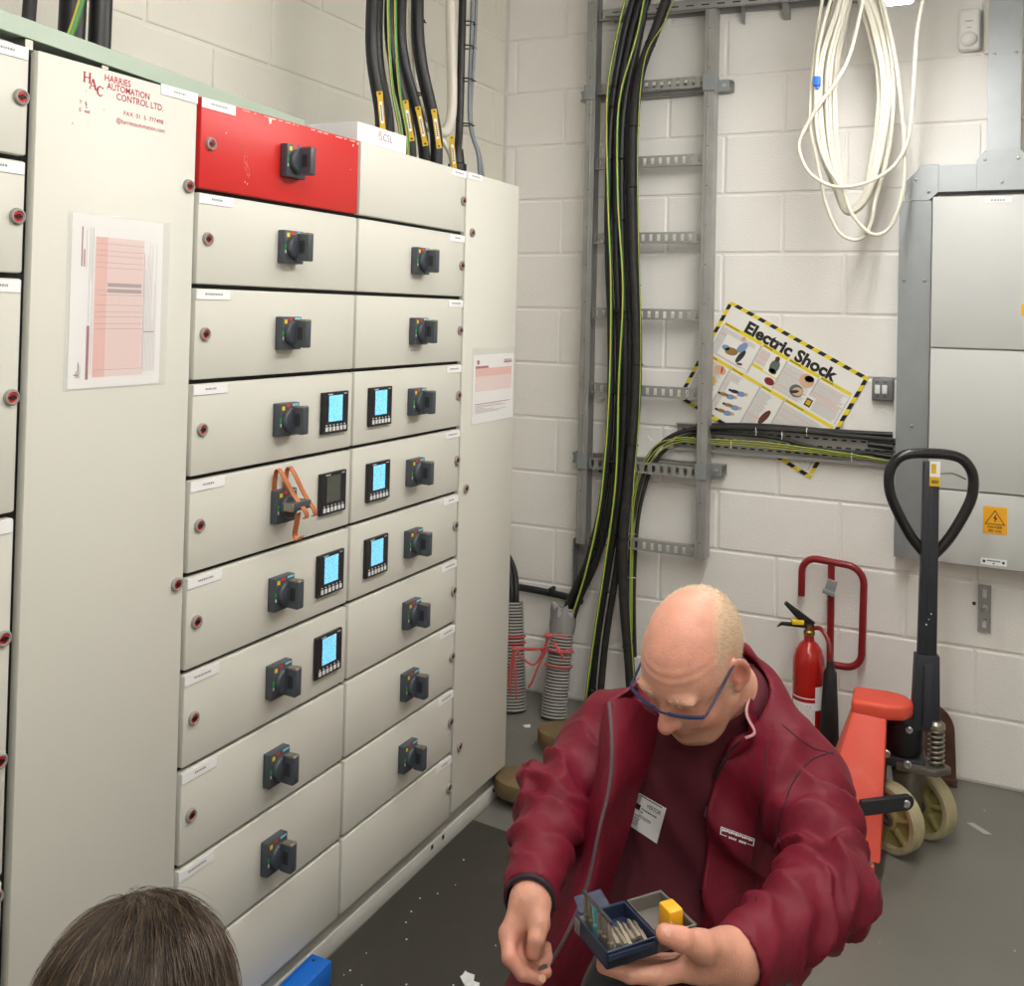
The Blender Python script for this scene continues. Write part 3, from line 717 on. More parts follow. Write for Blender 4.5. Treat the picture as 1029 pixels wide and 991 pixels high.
# cables running down the ladder
gl = 'power cables running down the ladder'
co = 0.105
def wc_(pts, off=co): return [W(u, v, off if len(p) == 2 else p[2]) for p in pts for u, v in [p[:2]]]
def lcable(pts, r, label, m='cable_black', off=co): return cable('power_cable', wc_(pts, off), r, m, label, 'cable', gl, n=10)
la = lcable([(640,-14),(626,40),(614,120),(611,240),(614,330),(613,420),(606,500),(592,560),(572,606),(564,640,0.10)], 0.0145, 'leftmost black cable on the ladder, ending in the taped conduit')
earth('earth_cable', wc_([(632,-14),(620,36),(610,100),(611,200),(614,290),(612,400),(604,500),(590,570),(576,616,0.11)], 0.128), 0.0055, 'leftmost green striped earth wire on the ladder', 'earth wires on the ladder')
lb = lcable([(648,-14),(633,40),(620,120),(619,240),(622,330),(621,420),(614,500),(600,560),(580,606),(570,640,0.095)], 0.0145, 'second black cable from the left on the ladder', off=0.10)
lc = lcable([(654,-14),(641,40),(626,120),(625,240),(628,330),(627,420),(622,500),(611,570),(600,640),(594,700),(591,728,0.05)], 0.0150, 'black cable on the ladder curving down to the floor behind the fork tip', off=0.10)
ld2 = lcable([(654,-14),(642,40),(631,120),(630,240),(633,330),(632,420),(628,500),(620,570),(609,640),(603,700),(600,728,0.05)], 0.0135, 'black cable with hatched tape beside the yellow earth wire on the ladder', 'cable_dusty', 0.085)
earth('earth_cable', wc_([(650,-14),(640,36),(622,105),(621,200),(626,290),(622,380),(619,480),(609,560),(597,640),(589,700),(587,722,0.06)], 0.128), 0.0055, 'yellow striped earth wire on the ladder reaching the floor', 'earth wires on the ladder')
le = lcable([(674,-14),(659,30),(643,75),(636,140),(636,240),(640,330),(639,400),(633,470),(626,540),(627,600),(632,660),(636,720),(638,770,0.05)], 0.0195, 'thickest scuffed black cable, rightmost on the ladder', 'cable_dusty', 0.11)
earth('earth_cable', wc_([(682,-14),(668,22),(648,60),(641,140),(642,250),(644,340),(642,420),(636,500),(633,600),(637,680),(642,760,0.05)], 0.13), 0.0030, 'thin green earth wire along the thickest ladder cable', 'earth wires on the ladder')
for u, v, par, r in [(617,88,la,0.022),(618,108,la,0.024),(620,160,la,0.026),(622,221,la,0.026),(624,313,lb,0.026),(626,320,lc,0.024),(622,395,lb,0.026),(614,463,la,0.024),(608,474,la,0.024),(602,541,la,0.02),(596,549,la,0.02),(615,540,lc,0.018),(602,590,lc,0.018),(588,690,lc,0.018),(580,604,la,0.018)]:
    p_ = W(u, v, 0.105)
    if r < 0.0205:                                             # single cable: sit on its own centre line
        P_, rc_ = PATHS[par]; i_ = min(range(1, len(P_)-1), key=lambda k: abs(P_[k].z-p_.z)); tie(par, P_[i_], rc_, P_[i_-1]-P_[i_+1], (0.8,-0.4,0))
    else: tie(par, p_, r, (0,0,1), (0.8,-0.4,0))
for v in (45,123,191,291,365,450,540,650):
    P_, rc_ = PATHS[le]; z_ = W(636, v, 0.115).z; i_ = min(range(1, len(P_)-1), key=lambda k: abs(P_[k].z-z_)); tie(le, P_[i_], rc_, P_[i_-1]-P_[i_+1], (0.9,-0.4,0))

# horizontal tray and its cables
zt_ = 1.085
tr = thing('cable_tray', (0.7, YW-0.02, 1.06), 'slotted galvanised tray running from the ladder to the grey trunking', 'cable tray')
b = MB(); b.box((0.30, YW-0.012, 1.048), (1.10, YW-0.010, 1.148)); b.box((0.30, YW-0.035, 1.046), (1.10, YW-0.010, 1.048)); b.box((0.30, YW-0.035, 1.146), (1.10, YW-0.010, 1.148)); b.box((0.30, YW-0.036, 1.046),(1.10, YW-0.034, 1.058))
for k in range(24):
    for z in (1.068, 1.098, 1.126):
        b.box((0.32+k*0.033+(0.015 if z == 1.098 else 0), YW-0.0128, z-0.003), (0.338+k*0.033+(0.015 if z == 1.098 else 0), YW-0.0119, z+0.003), 1)
b.build('tray', ['galv','galv_slot'], tr, smooth=False)
MB().box((0.262, YW-0.06, 1.05),(0.30, YW-0.01, 1.075)).build('tray_end_bracket', 'galv', tr, bevel=0.001, seg=1)
gh = 'cables on the horizontal tray'
ha = cable('power_cable', wc_([(632,668),(632,600),(634,545),(640,500),(652,462),(672,440),(700,431),(740,430),(800,433),(850,438),(897,442)], 0.062), 0.0085, 'cable_dusty', 'upper black cable lying along the horizontal tray', 'cable', gh)
hb = cable('power_cable', wc_([(638,660),(637,600),(639,545),(644,505),(656,468),(676,446),(702,435),(740,436),(780,440),(810,448),(840,454),(897,456)], 0.05), 0.0080, 'cable_dusty', 'middle black cable sagging across the horizontal tray', 'cable', gh)
hc = cable('power_cable', wc_([(700,428),(760,428),(840,434),(897,437)], 0.03), 0.010, 'cable_black', 'topmost black cable at the back of the horizontal tray', 'cable', gh)
for k in range(3):
    earth('earth_cable', wc_([(633+k,640),(634+k,560),(636+k*1.5,505),(644+k*2,470+k*2),(660+k*2,447+k*3),(684,440+k*2),(704,441+k*2),(760,444+k*2.5),(810,450+k*2),(845,455+k*1.5),(870,459+k),(897,464+k)], 0.072-0.004*k), 0.0030, ['upper striped earth wire curving along the tray','middle striped earth wire curving along the tray','lower striped earth wire curving along the tray'][k], 'thin earth wires on the tray')
for u, v, m_ in [(653,441,'label_white'),(672,430,'label_white'),(760,432,'label_white'),(786,436,'label_white'),(811,433,'label_white'),(856,458,'label_white'),(735,445,'label_white'),(640,468,'label_white')]:
    tie(ha, W(u, v, 0.062), 0.009, (1,0,0) if u > 690 else (0.7,0,0.7), (0,-0.3,-1), m_, 0.0016)
for v in (500, 536, 580): tie(hb, W(634, v, 0.062), 0.011, (0,0,1), (1,-0.3,0), 'label_white', 0.0016)
b = MB(); b.tube([W(872,446,0.06), W(897,449,0.055)], 0.012, 10); b.tube([W(878,456,0.055), W(897,459,0.05)], 0.011, 10); b.build('cable_gland', 'tie_black', ha)

# low black pipe from behind the end cabinet
pb = MB(); pb.tube(spline([(XL+0.02,YW-0.03,0.43),(-0.25,YW-0.03,0.425),(-0.13,YW-0.035,0.42),(-0.06,YW-0.08,0.425)], 6), 0.014, 10); o = pb.build('power_cable', 'cable_black', origin=(-0.06,YW-0.08,0.425)); tag(o, 'black cable lying level against the wall behind the end cabinet', 'cable')
MB().box((-0.215,YW-0.048,0.415),(-0.20,YW-0.006,0.448)).build('clip', 'tie_black', o, bevel=0.003)

# ---------------------------------------------------------------- poster
pc = V((0.6505, YW, 1.299)); ang = math.atan2(-0.268, 0.509)
PWd, PHt = 0.575, 0.428
XPo = frame((pc.x, YW-0.0035, pc.z), (math.cos(ang),0,math.sin(ang)), (-math.sin(ang),0,math.cos(ang)))      # z points to the room
po = thing('safety_poster', (pc.x, YW, pc.z), 'tilted Electric Shock first aid poster with yellow and black striped border', 'poster')
hw, hh = PWd/2, PHt/2
MB().box((-hw,-hh,-0.0012),(hw,hh,0.0012),0,XPo).build('board', 'poster_white', po, smooth=False)
b = MB(); zz = 0.0015; bw = 0.014
def clip_strip(x0, x1, y0, y1, horiz):
    L_ = (x1-x0) if horiz else (y1-y0); n = int(L_/0.024); st_ = L_/n
    for k in range(n):
        s0 = k*st_; m_ = k % 2
        if horiz: b.quad((x0+s0,y0,zz),(x0+s0+st_,y0,zz),(min(x1,x0+s0+st_+0.008),y1,zz),(min(x1,x0+s0+0.008),y1,zz), m_)
        else: b.quad((x0,y0+s0,zz),(x1,min(y1,y0+s0+0.008),zz),(x1,min(y1,y0+s0+st_+0.008),zz),(x0,y0+s0+st_,zz), m_)
clip_strip(-hw,hw,hh-bw,hh,True); clip_strip(-hw,hw,-hh,-hh+bw,True); clip_strip(-hw,-hw+bw,-hh+bw,hh-bw,False); clip_strip(hw-bw,hw,-hh+bw,hh-bw,False)
b.v = [tuple(XPo @ V(p)) for p in b.v]; b.build('striped_border', ['poster_yellow','poster_black'], po, smooth=False)
b = MB(); vs, fs = text_geo('Electric Shock', 0.072, 0.042)
x0 = min(v[0] for v in vs); x1 = max(v[0] for v in vs); k = 0.375/(x1-x0); b.add([((v[0]-x0)*k-hw+0.102, v[1]*0.86+hh-bw-0.062, 0.0016) for v in vs], fs, 0, XPo)
b.build('title', 'poster_black', po, smooth=False)
b = MB(); rr = random.Random(11)
def PQ(x0,y0,x1,y1,m_,dz=0.0): b.quad((x0,y0,zz+dz),(x1,y0,zz+dz),(x1,y1,zz+dz),(x0,y1,zz+dz), m_, XPo)
def blob(cx, cy, rx, ry, m_, a=0.0, dz=0.0004): b.add([(cx+rx*math.cos(t)*math.cos(a)-ry*math.sin(t)*math.sin(a), cy+rx*math.cos(t)*math.sin(a)+ry*math.sin(t)*math.cos(a), zz+dz) for t in np.linspace(0,2*math.pi,13)[:-1]], [tuple(range(12))], m_, XPo)
inx0, inx1 = -hw+bw+0.008, hw-bw-0.008; r1t, r1b, r2t, r2b = hh-bw-0.078, 0.005, -0.002, -hh+bw+0.01
cols1 = [inx0, inx0+0.165, inx0+0.275, inx0+0.405, inx1]; cols2 = [inx0, inx0+0.105, inx0+0.235, inx0+0.335, inx1]
def lines(x0, x1, y0, y1, frac=1.0):
    y = y1-0.006
    while y > y0+0.004:
        m_ = 3 if rr.random() < 0.15 else 2; PQ(x0+0.005, y-0.0016, x0+(x1-x0)*(frac*(0.8+0.2*rr.random()))-0.004, y, m_); y -= 0.0042
for i in range(4):
    PQ(cols1[i]+0.002, r1t, cols1[i+1]-0.002, r1t+0.013, 0); 
    for q in range(int((cols1[i+1]-cols1[i])*90)): PQ(cols1[i]+0.006+q*0.0042, r1t+0.004, cols1[i]+0.0086+q*0.0042, r1t+0.009, 1, 0.0002)
    lines(cols1[i], cols1[i+1], r1b, r1t-0.002, [1.0,0.55,0.95,1.0][i]) if i != 1 else lines(cols1[i], cols1[i+1], r1b+0.05, r1t-0.002, 0.55)
    for x in (cols1[i]+0.002, cols1[i+1]-0.002): PQ(x-0.0006, r1b, x+0.0006, r1t, 1)
PQ(cols1[1]+0.002, r1b+0.035, cols1[2]-0.004, r1b+0.047, 0)
for i in range(4):
    PQ(cols2[i]+0.002, r2t-0.013, cols2[i+1]-0.002, r2t, 0)
    for q in range(int((cols2[i+1]-cols2[i])*90)): PQ(cols2[i]+0.006+q*0.0042, r2t-0.009, cols2[i]+0.0086+q*0.0042, r2t-0.004, 1, 0.0002)
    lines(cols2[i], cols2[i+1], r2b, r2t-0.015, [0.9,0.5,0.6,0.95][i])
    for x in (cols2[i]+0.002, cols2[i+1]-0.002): PQ(x-0.0006, r2b, x+0.0006, r2t, 1)
def whitepatch(cx, cy, rx, ry): PQ(cx-rx, cy-ry, cx+rx, cy+ry, 4, 0.0002)
# small pictures
x = cols1[0]; whitepatch(x+0.095, r1b+0.05, 0.065, 0.042)
blob(x+0.105,r1b+0.075,0.014,0.026,5,-0.4); blob(x+0.115,r1b+0.043,0.010,0.030,6,-0.2); blob(x+0.094,r1b+0.106,0.008,0.009,8); blob(x+0.075,r1b+0.042,0.026,0.015,7,0.3); blob(x+0.050,r1b+0.045,0.016,0.010,5,0.2); blob(x+0.125,r1b+0.016,0.012,0.005,9,0.3)
x = cols1[1]; whitepatch(x+0.075, r1b+0.075, 0.03, 0.036); blob(x+0.078,r1b+0.075,0.018,0.026,10); blob(x+0.075,r1b+0.104,0.009,0.010,9); blob(x+0.080,r1b+0.055,0.016,0.010,6); blob(x+0.088,r1b+0.016,0.020,0.014,11)
x = cols1[2]; blob(x+0.095,r1b+0.088,0.028,0.026,8); blob(x+0.100,r1b+0.098,0.018,0.012,6,0.3); blob(x+0.08,r1b+0.036,0.026,0.024,10); blob(x+0.085,r1b+0.036,0.02,0.016,8,0.5,0.0006); blob(x+0.075,r1b+0.03,0.018,0.006,6,0.6,0.0008)
x = cols1[3]; whitepatch(x+0.008, r1b+0.022, 0.018, 0.024); PQ(x-0.004,r1b+0.006,x+0.020,r1b+0.036,1,0.0005); PQ(x,r1b+0.012,x+0.016,r1b+0.031,12,0.0007)
x = cols2[0]; blob(x+0.072,r2t-0.034,0.024,0.018,8); blob(x+0.078,r2t-0.030,0.004,0.014,13,0.3,0.0008); blob(x+0.055,r2t-0.095,0.026,0.028,8); blob(x+0.062,r2t-0.085,0.018,0.012,12,0.5,0.0006)
x = cols2[1]; whitepatch(x+0.072, r2b+0.07, 0.05, 0.07)
for (dx, dy) in ((0.08,0.115),(0.05,0.085),(0.085,0.058),(0.07,0.025)):
    blob(x+dx,r2b+dy,0.017,0.010,5,0.4); blob(x+dx-0.026,r2b+dy-0.004,0.018,0.007,7 if dy < 0.1 else 6,0.3); blob(x+dx+0.018,r2b+dy+0.008,0.007,0.007,8); blob(x+dx-0.044,r2b+dy-0.008,0.006,0.005,1,0.2)
x = cols2[2]; blob(x+0.066,r2b+0.085,0.012,0.034,9,-0.25); blob(x+0.060,r2b+0.036,0.018,0.012,5,0.2); blob(x+0.075,r2b+0.03,0.010,0.008,6)
b.build('print', ['poster_yellow','poster_black','poster_grey','poster_red','poster_white','fig_blue','fig_dark','fig_tan','fig_skin','fig_brown','fig_green','fig_maroon','tag_yellow','mark_red'], po, smooth=False)

# ---------------------------------------------------------------- light switch, trunking, wall cabinet
t = thing('light_switch', (1.053, YW, 1.315), 'grey metal double switch beside the poster corner', 'switch')
MB().box((1.017, YW-0.034, 1.277),(1.090, YW, 1.356)).build('back_box', 'switch_box', t, bevel=0.006, seg=3)
for x in (1.036, 1.060): MB().box((x-0.0085, YW-0.038, 1.302),(x+0.0085, YW-0.033, 1.333)).build('rocker', 'plastic_white', t, bevel=0.002)
b = MB()
for x in (1.030, 1.056):
    for z in (1.340, 1.290):
        for q in range(3): b.quad((x+q*0.004,YW-0.0346,z),(x+q*0.004+0.003,YW-0.0346,z),(x+q*0.004+0.003,YW-0.0346,z+0.004),(x+q*0.004,YW-0.0346,z+0.004))
b.build('print', 'ink_dark', t, smooth=False)
def scr(parent, x, z, y):
    b = MB(); b.lathe([(0.006,0),(0.006,0.002),(0.004,0.004),(0.001,0.0044)], 14, 0, Matrix.Translation((x,y,z)) @ Matrix.Rotation(math.pi/2,4,'X'), caps=False); b.box((-0.004,-0.0007,0.0040),(0.004,0.0007,0.0048),1,Matrix.Translation((x,y,z)) @ Matrix.Rotation(math.pi/2,4,'X')); b.build('screw', ['screw','galv_slot'], parent)
TY = YW-0.075
def trunk(name, lo, hi, label, screws=()):
    t = thing(name, (lo[0], YW, lo[1]), label, 'trunking', 'galvanised trunking')
    MB().box((lo[0], TY+0.002, lo[1]), (hi[0], YW, hi[1])).build('trough', 'galv_light', t, bevel=0.001, seg=1)
    MB().box((lo[0]-0.001, TY, lo[1]), (hi[0]+0.001, TY+0.0018, hi[1])).build('lid', 'galv_light', t, bevel=0.0006, seg=1)
    for x, z in screws: scr(t, x, z, TY)
    return t
trunk('trunking', (1.104, 0.748), (1.207, 1.975), 'galvanised trunking rising beside the grey wall cabinet', [(1.122,1.70),(1.188,1.70),(1.155,1.2)])
trunk('trunking', (1.228, 2.003), (1.347, 2.093), 'short level galvanised trunking between elbow and tee pieces')
trunk('trunking', (1.378, 2.135), (1.478, 3.10), 'galvanised trunking rising at the upper right corner', [(1.395,2.46),(1.462,2.46)])
def fitting(name, poly, label, screws):
    t = thing(name, (poly[0][0], YW, poly[0][1]), label, 'trunking', 'galvanised trunking')
    X = Matrix(((1,0,0,0),(0,0,-1,TY-0.001),(0,1,0,0),(0,0,0,1))); b = MB(); b.prism(poly, -0.074, 0.002, 0, X); b.build('casing', 'galv_light', t, bevel=0.001, seg=1)
    for x, z in screws: scr(t, x, z, TY-0.003)
fitting('trunking_elbow', [(1.120,1.975),(1.120,2.040),(1.178,2.097),(1.228,2.097),(1.228,2.003),(1.200,1.975)], 'chamfered galvanised elbow where two trunkings meet', [(1.156,2.047),(1.198,2.005)])
fitting('trunking_tee', [(1.347,2.003),(1.347,2.105),(1.372,2.137),(1.480,2.137),(1.505,2.105),(1.70,2.105),(1.70,2.003)], 'galvanised tee piece under the upper right trunking', [(1.372,2.108),(1.472,2.108),(1.424,2.03)])
wc2 = thing('wall_cabinet', (1.211, YW, 0.752), 'pale grey wall cabinet with three doors and a yellow warning sticker', 'cabinet')
WY = YW-0.11
MB().box((1.211, WY+0.012, 0.752), (1.93, YW, 1.985)).build('body', 'frame_grey', wc2, bevel=0.002, seg=1)
for z0, z1 in ((1.475,1.982),(1.003,1.469),(0.756,0.997)):
    dd = MB().box((1.213, WY, z0), (1.928, WY+0.012, z1)).build('door', 'wallbox_grey', wc2, bevel=0.002, seg=2)
b = MB(); b.box((1.372, WY-0.001, 1.958),(1.456, WY, 1.976)); 
for k in range(5): b.quad((1.392+k*0.009,WY-0.0012,1.963),(1.398+k*0.009,WY-0.0012,1.964),(1.398+k*0.009,WY-0.0012,1.970),(1.392+k*0.009,WY-0.0012,1.968),1)
b.build('nameplate', ['label_white','ink_grey'], wc2, smooth=False)
b = MB(); b.box((1.383, WY-0.001, 0.868),(1.455, WY, 0.957)); X = Matrix(((1,0,0,1.419),(0,0,-1,WY-0.0013),(0,1,0,0.913),(0,0,0,1)))
for i in range(3):
    tri = [(0,0.034),(-0.031,-0.014),(0.031,-0.014)]; p, q = tri[i], tri[(i+1)%3]; ip, iq = [(c[0]*0.85, c[1]*0.85+0.0005) for c in (p,q)]
    b.add([(p[0],p[1],0),(q[0],q[1],0),(iq[0],iq[1],0),(ip[0],ip[1],0)],[(0,1,2,3)],1,X)
b.add([(0.004,0.022,0),(-0.006,0.005,0),(0.000,0.006,0),(-0.003,-0.008,0),(0.008,0.009,0),(0.002,0.008,0)],[(0,1,2,5),(2,3,4,5)],1,X)
text(b, 'DANGER', 0.011, X @ Matrix.Translation((0,-0.026,0)), 1, 0.02, 'CENTER'); text(b, '400 volts', 0.011, X @ Matrix.Translation((0,-0.038,0)), 1, 0.02, 'CENTER')
b.build('warning_sticker', ['warn_yellow','ink_dark'], wc2, smooth=False)
b = MB(); b.box((1.378, WY-0.001, 0.766),(1.456, WY, 0.787)); X = Matrix(((1,0,0,1.417),(0,0,-1,WY-0.0013),(0,1,0,0.777),(0,0,0,1)))
for x in (-0.029, 0.029): b.lathe([(0.0045,0),(0.0045,0.0002),(0.0005,0.0002)],12,1,X @ Matrix.Translation((x,0,0)),caps=False)
for k in range(9): b.quad((-0.020+k*0.0045,0.001,0),(-0.0165+k*0.0045,0.001,0),(-0.0165+k*0.0045,0.005,0),(-0.020+k*0.0045,0.005,0),1,X)
b.quad((-0.003,-0.007,0),(0.003,-0.007,0),(0.003,-0.003,0),(-0.003,-0.003,0),1,X)
b.build('info_label', ['label_white','ink_dark'], wc2, smooth=False)
MB().box((1.488, WY-0.0012, 1.585),(1.56, WY, 1.625)).build('side_sticker', 'warn_yellow', wc2, smooth=False)
# slotted bracket on the wall
t = thing('slotted_bracket', (1.39, YW, 0.596), 'small slotted steel channel screwed to the wall below the wall cabinet', 'bracket')
b = MB(); z0, z1 = 0.516, 0.674; x0, x1 = 1.372, 1.409
for (za, zb) in ((z0,z0+0.014),(z0+0.044,z1-0.044),(z1-0.014,z1)): b.box((x0,YW-0.010,za),(x1,YW-0.007,zb))
for (za, zb) in ((z0+0.014,z0+0.044),(z1-0.044,z1-0.014)):
    b.box((x0,YW-0.010,za),(x0+0.012,YW-0.007,zb)); b.box((x1-0.012,YW-0.010,za),(x1,YW-0.007,zb))
b.box((x0-0.0015,YW-0.016,z0),(x0+0.001,YW,z1)); b.box((x1-0.001,YW-0.016,z0),(x1+0.0015,YW,z1)); b.build('channel', 'galv', t, smooth=False)
b = MB(); b.lathe([(0.013,0),(0.013,0.002),(0.007,0.003),(0.007,0.009),(0.001,0.009)],12,0,Matrix.Translation((1.3905,YW-0.010,0.595)) @ Matrix.Rotation(math.pi/2,4,'X'),caps=False); b.build('bolt','screw',t)
b = MB(); b.lathe([(0.006,0),(0.006,0.003),(0.001,0.003)],10,0,Matrix.Translation((1.358,YW,0.605)) @ Matrix.Rotation(math.pi/2,4,'X'),caps=False); o = b.build('wall_plug','plastic_black',origin=(1.358,YW,0.605)); tag(o,'black plug hole in the wall beside the slotted bracket','wall plug')
# motion sensor and its conduit
t = thing('motion_sensor', (1.315, YW, 2.56), 'white motion sensor high on the back wall', 'sensor')
MB().box((1.281, YW-0.045, 2.492),(1.351, YW, 2.635)).build('casing', 'plastic_white', t, bevel=0.012, seg=3)
MB().sphere((1.315, YW-0.042, 2.528), (0.029,0.026,0.027), 16).build('lens', 'plastic_white', t)
b = MB()
for k in range(5): b.quad((1.303+k*0.005,YW-0.0456,2.588),(1.307+k*0.005,YW-0.0456,2.588),(1.307+k*0.005,YW-0.0456,2.592),(1.303+k*0.005,YW-0.0456,2.592))
for k in range(3): b.quad((1.308+k*0.005,YW-0.0456,2.566),(1.312+k*0.005,YW-0.0456,2.566),(1.312+k*0.005,YW-0.0456,2.569),(1.308+k*0.005,YW-0.0456,2.569))
b.build('print', 'ink_grey', t, smooth=False)
o = MB().box((1.362, YW-0.016, 2.48),(1.378, YW, 3.1)).build('mini_trunking', 'cable_white', bevel=0.001, seg=1); tag(o, 'white mini trunking strip right of the motion sensor', 'trunking')

# ---------------------------------------------------------------- white cable coil
off = 0.26
ck = thing('cable_coil', W(850,-10,off), 'big white cable coil hanging in front of the back wall', 'cable coil')
def loop(pts, r=0.0064, dy=0.0, name='strand', m='cable_white'):
    P = [W(u, v, off+dy) for u, v in pts]; b = MB(); b.tube(spline(P, 7), r, 10); return b.build(name, m, ck, angle=60)
R = random.Random(2)
for k in range(9):
    e = k*2.6; tw = k/5
    tl = 832-5+e*1.3; bl = 214+2.4*k+R.uniform(-3,3); k = k*0.95+R.uniform(-0.3,0.3)
    loop([(840+k*2.4,-12),(836+k*2.2,10),(818+k*3.2,60),(817+k*3.0,110),(823+k*2.6,150+k),(836+k*1.6,185),(850+k*1.2-k*1.5,bl-2-k*3),(868-k*0.3,bl-10-k*3),(884-k*1.5,175),(894-k*1.8,130),(899-k*2.2,80),(890-k*2.5,25),(874-k*2,-12)], dy=-0.02+0.011*((int(e)*3)%6))
loop([(828,-12),(818,60),(814,120),(822,165),(830,205),(842,232),(856,241),(868,238),(876,222),(880,200),(890,165),(897,120),(896,60),(882,-12)], dy=0.03)
loop([(838,-12),(822,50),(820,120),(828,160),(846,190),(856,215),(872,233),(886,235),(898,222),(908,190),(909,150),(905,100),(898,50),(884,-12)], dy=0.045)
loop([(870,-20),(863,20),(852,60),(838,85),(820,110),(806,135),(803,150),(812,172),(830,185),(848,188),(870,184),(895,170),(910,148),(916,118),(919,70),(922,30),(930,-12)], dy=0.06)
b = MB(); X = Matrix.Translation(W(821,83,off+0.052)); b.box((-0.011,-0.012,-0.012),(0.011,0.012,0.020),0,X); b.box((-0.005,-0.006,-0.022),(0.007,0.006,-0.010),0,X); b.build('blue_tape', 'blue_tag', ck, bevel=0.003)
hk = thing('coil_hook', W(858,-20,off), 'galvanised hook above the frame holding the white cable coil', 'hook'); hp = W(858,-20,off)
b = MB(); b.tube(spline([(hp.x,hp.y-0.05,hp.z-0.02),(hp.x,hp.y,hp.z-0.045),(hp.x,hp.y+0.05,hp.z-0.01),(hp.x,hp.y+0.05,ZC)],6),0.006,8); b.build('hook_rod','galv',hk)
# ---------------------------------------------------------------- floor mat and litter
o = MB().prism([(0.0,0.6),(0.86,0.6),(0.86,2.945),(0.13,2.925),(-0.016,2.94)], 0.0005, 0.004).build('rubber_mat', 'mat_rubber', origin=(0.6,1.8,0), smooth=False); tag(o, 'black rubber mat on the floor along the switchboard', 'mat')
R = random.Random(9); b = MB()
for k in range(46):
    x, y = R.uniform(0.05,0.7), R.uniform(2.15,2.9); s = R.uniform(0.0015,0.004)
    b.box((x,y,0.004),(x+s,y+s*R.uniform(0.5,1.4),0.004+s*0.5))
for k in range(40):
    x, y = R.uniform(-0.2,1.9), R.uniform(2.97,3.85); s = R.uniform(0.0015,0.004)
    b.box((x,y,0.0),(x+s,y+s*R.uniform(0.5,1.4),s*0.5))
o = b.build('floor_crumbs', 'label_white', origin=(0.3,2.5,0.004), smooth=False); tag(o, 'tiny pale crumbs scattered over the mat and floor', 'debris', kind='stuff')
def scrap(name, pts, z, m, label, cat='paper scrap', bump=0.008, grp=None):
    n = len(pts); c = V((sum(p[0] for p in pts)/n, sum(p[1] for p in pts)/n, z+bump)); b = MB()
    vs = [(p[0],p[1],z+0.0005+(bump*0.5 if i % 2 else 0)) for i, p in enumerate(pts)]+[tuple(c)]+[(p[0],p[1],z+(bump*0.5 if i % 2 else 0)) for i, p in enumerate(pts)]
    b.add(vs, [(i,(i+1)%n,n) for i in range(n)]+[(i,n+1+i,n+1+(i+1)%n,(i+1)%n) for i in range(n)]+[tuple(n+1+i for i in range(n))[::-1]])
    o = b.build(name, m, origin=(c.x,c.y,z), smooth=False); tag(o, label, cat, grp); return o
scrap('paper_scrap', [(1.352,3.640),(1.372,3.648),(1.425,3.600),(1.402,3.592)], 0.0, 'poster_grey', 'flat pale paper scrap on the floor right of the pallet truck wheels', bump=0.001)
scrap('paper_scrap', [(-0.19,3.63),(-0.165,3.645),(-0.155,3.625),(-0.17,3.61)], 0.0, 'label_white', 'small white scrap at the foot of the corrugated conduit', bump=0.004)
for k in range(3):
    cx, cy = [(0.322,2.315),(0.345,2.295),(0.365,2.275)][k]
    scrap('tissue_piece', [(cx+0.022*math.cos(t)*(0.7+0.3*R.random()), cy+0.018*math.sin(t)*(0.7+0.3*R.random())) for t in np.linspace(0,6.28,9)[:-1]], 0.004, 'label_white', ['crumpled white tissue on the mat, farthest from the man','crumpled white tissue on the mat, middle of three','crumpled white tissue on the mat, nearest the man'][k], 'tissue', 0.016, 'crumpled tissues on the mat')

# ---------------------------------------------------------------- blue toolbox corner by the plinth
t = thing('blue_level', (0.03, 1.95, 0.004), 'bright blue metal tool standing on the mat against the plinth', 'tool')
X = frame((0.0, 2.17, 0.004), (0.985,-0.17,0), (-0.17,-0.985,0), (0,0,1))
X = Matrix(((1,0.03,0,-0.005),(0.0,-1,0,2.158),(0,0,1,0.004),(0,0,0,1)))
MB().box((0.0,0,0),(0.058,0.75,0.055),0,X).build('casing', 'blue_metal', t, bevel=0.004)
MB().box((0.014,0.03,0.055),(0.05,0.14,0.0565),0,X).build('top_panel', 'blue_metal', t, bevel=0.001, seg=1)
for y in (0.02, 0.16):
    b = MB(); b.lathe([(0.003,0.055),(0.003,0.0565),(0.0005,0.0565)],10,0,X @ Matrix.Translation((0.02,y,0)),caps=False); b.build('rivet','switch_dark',t)

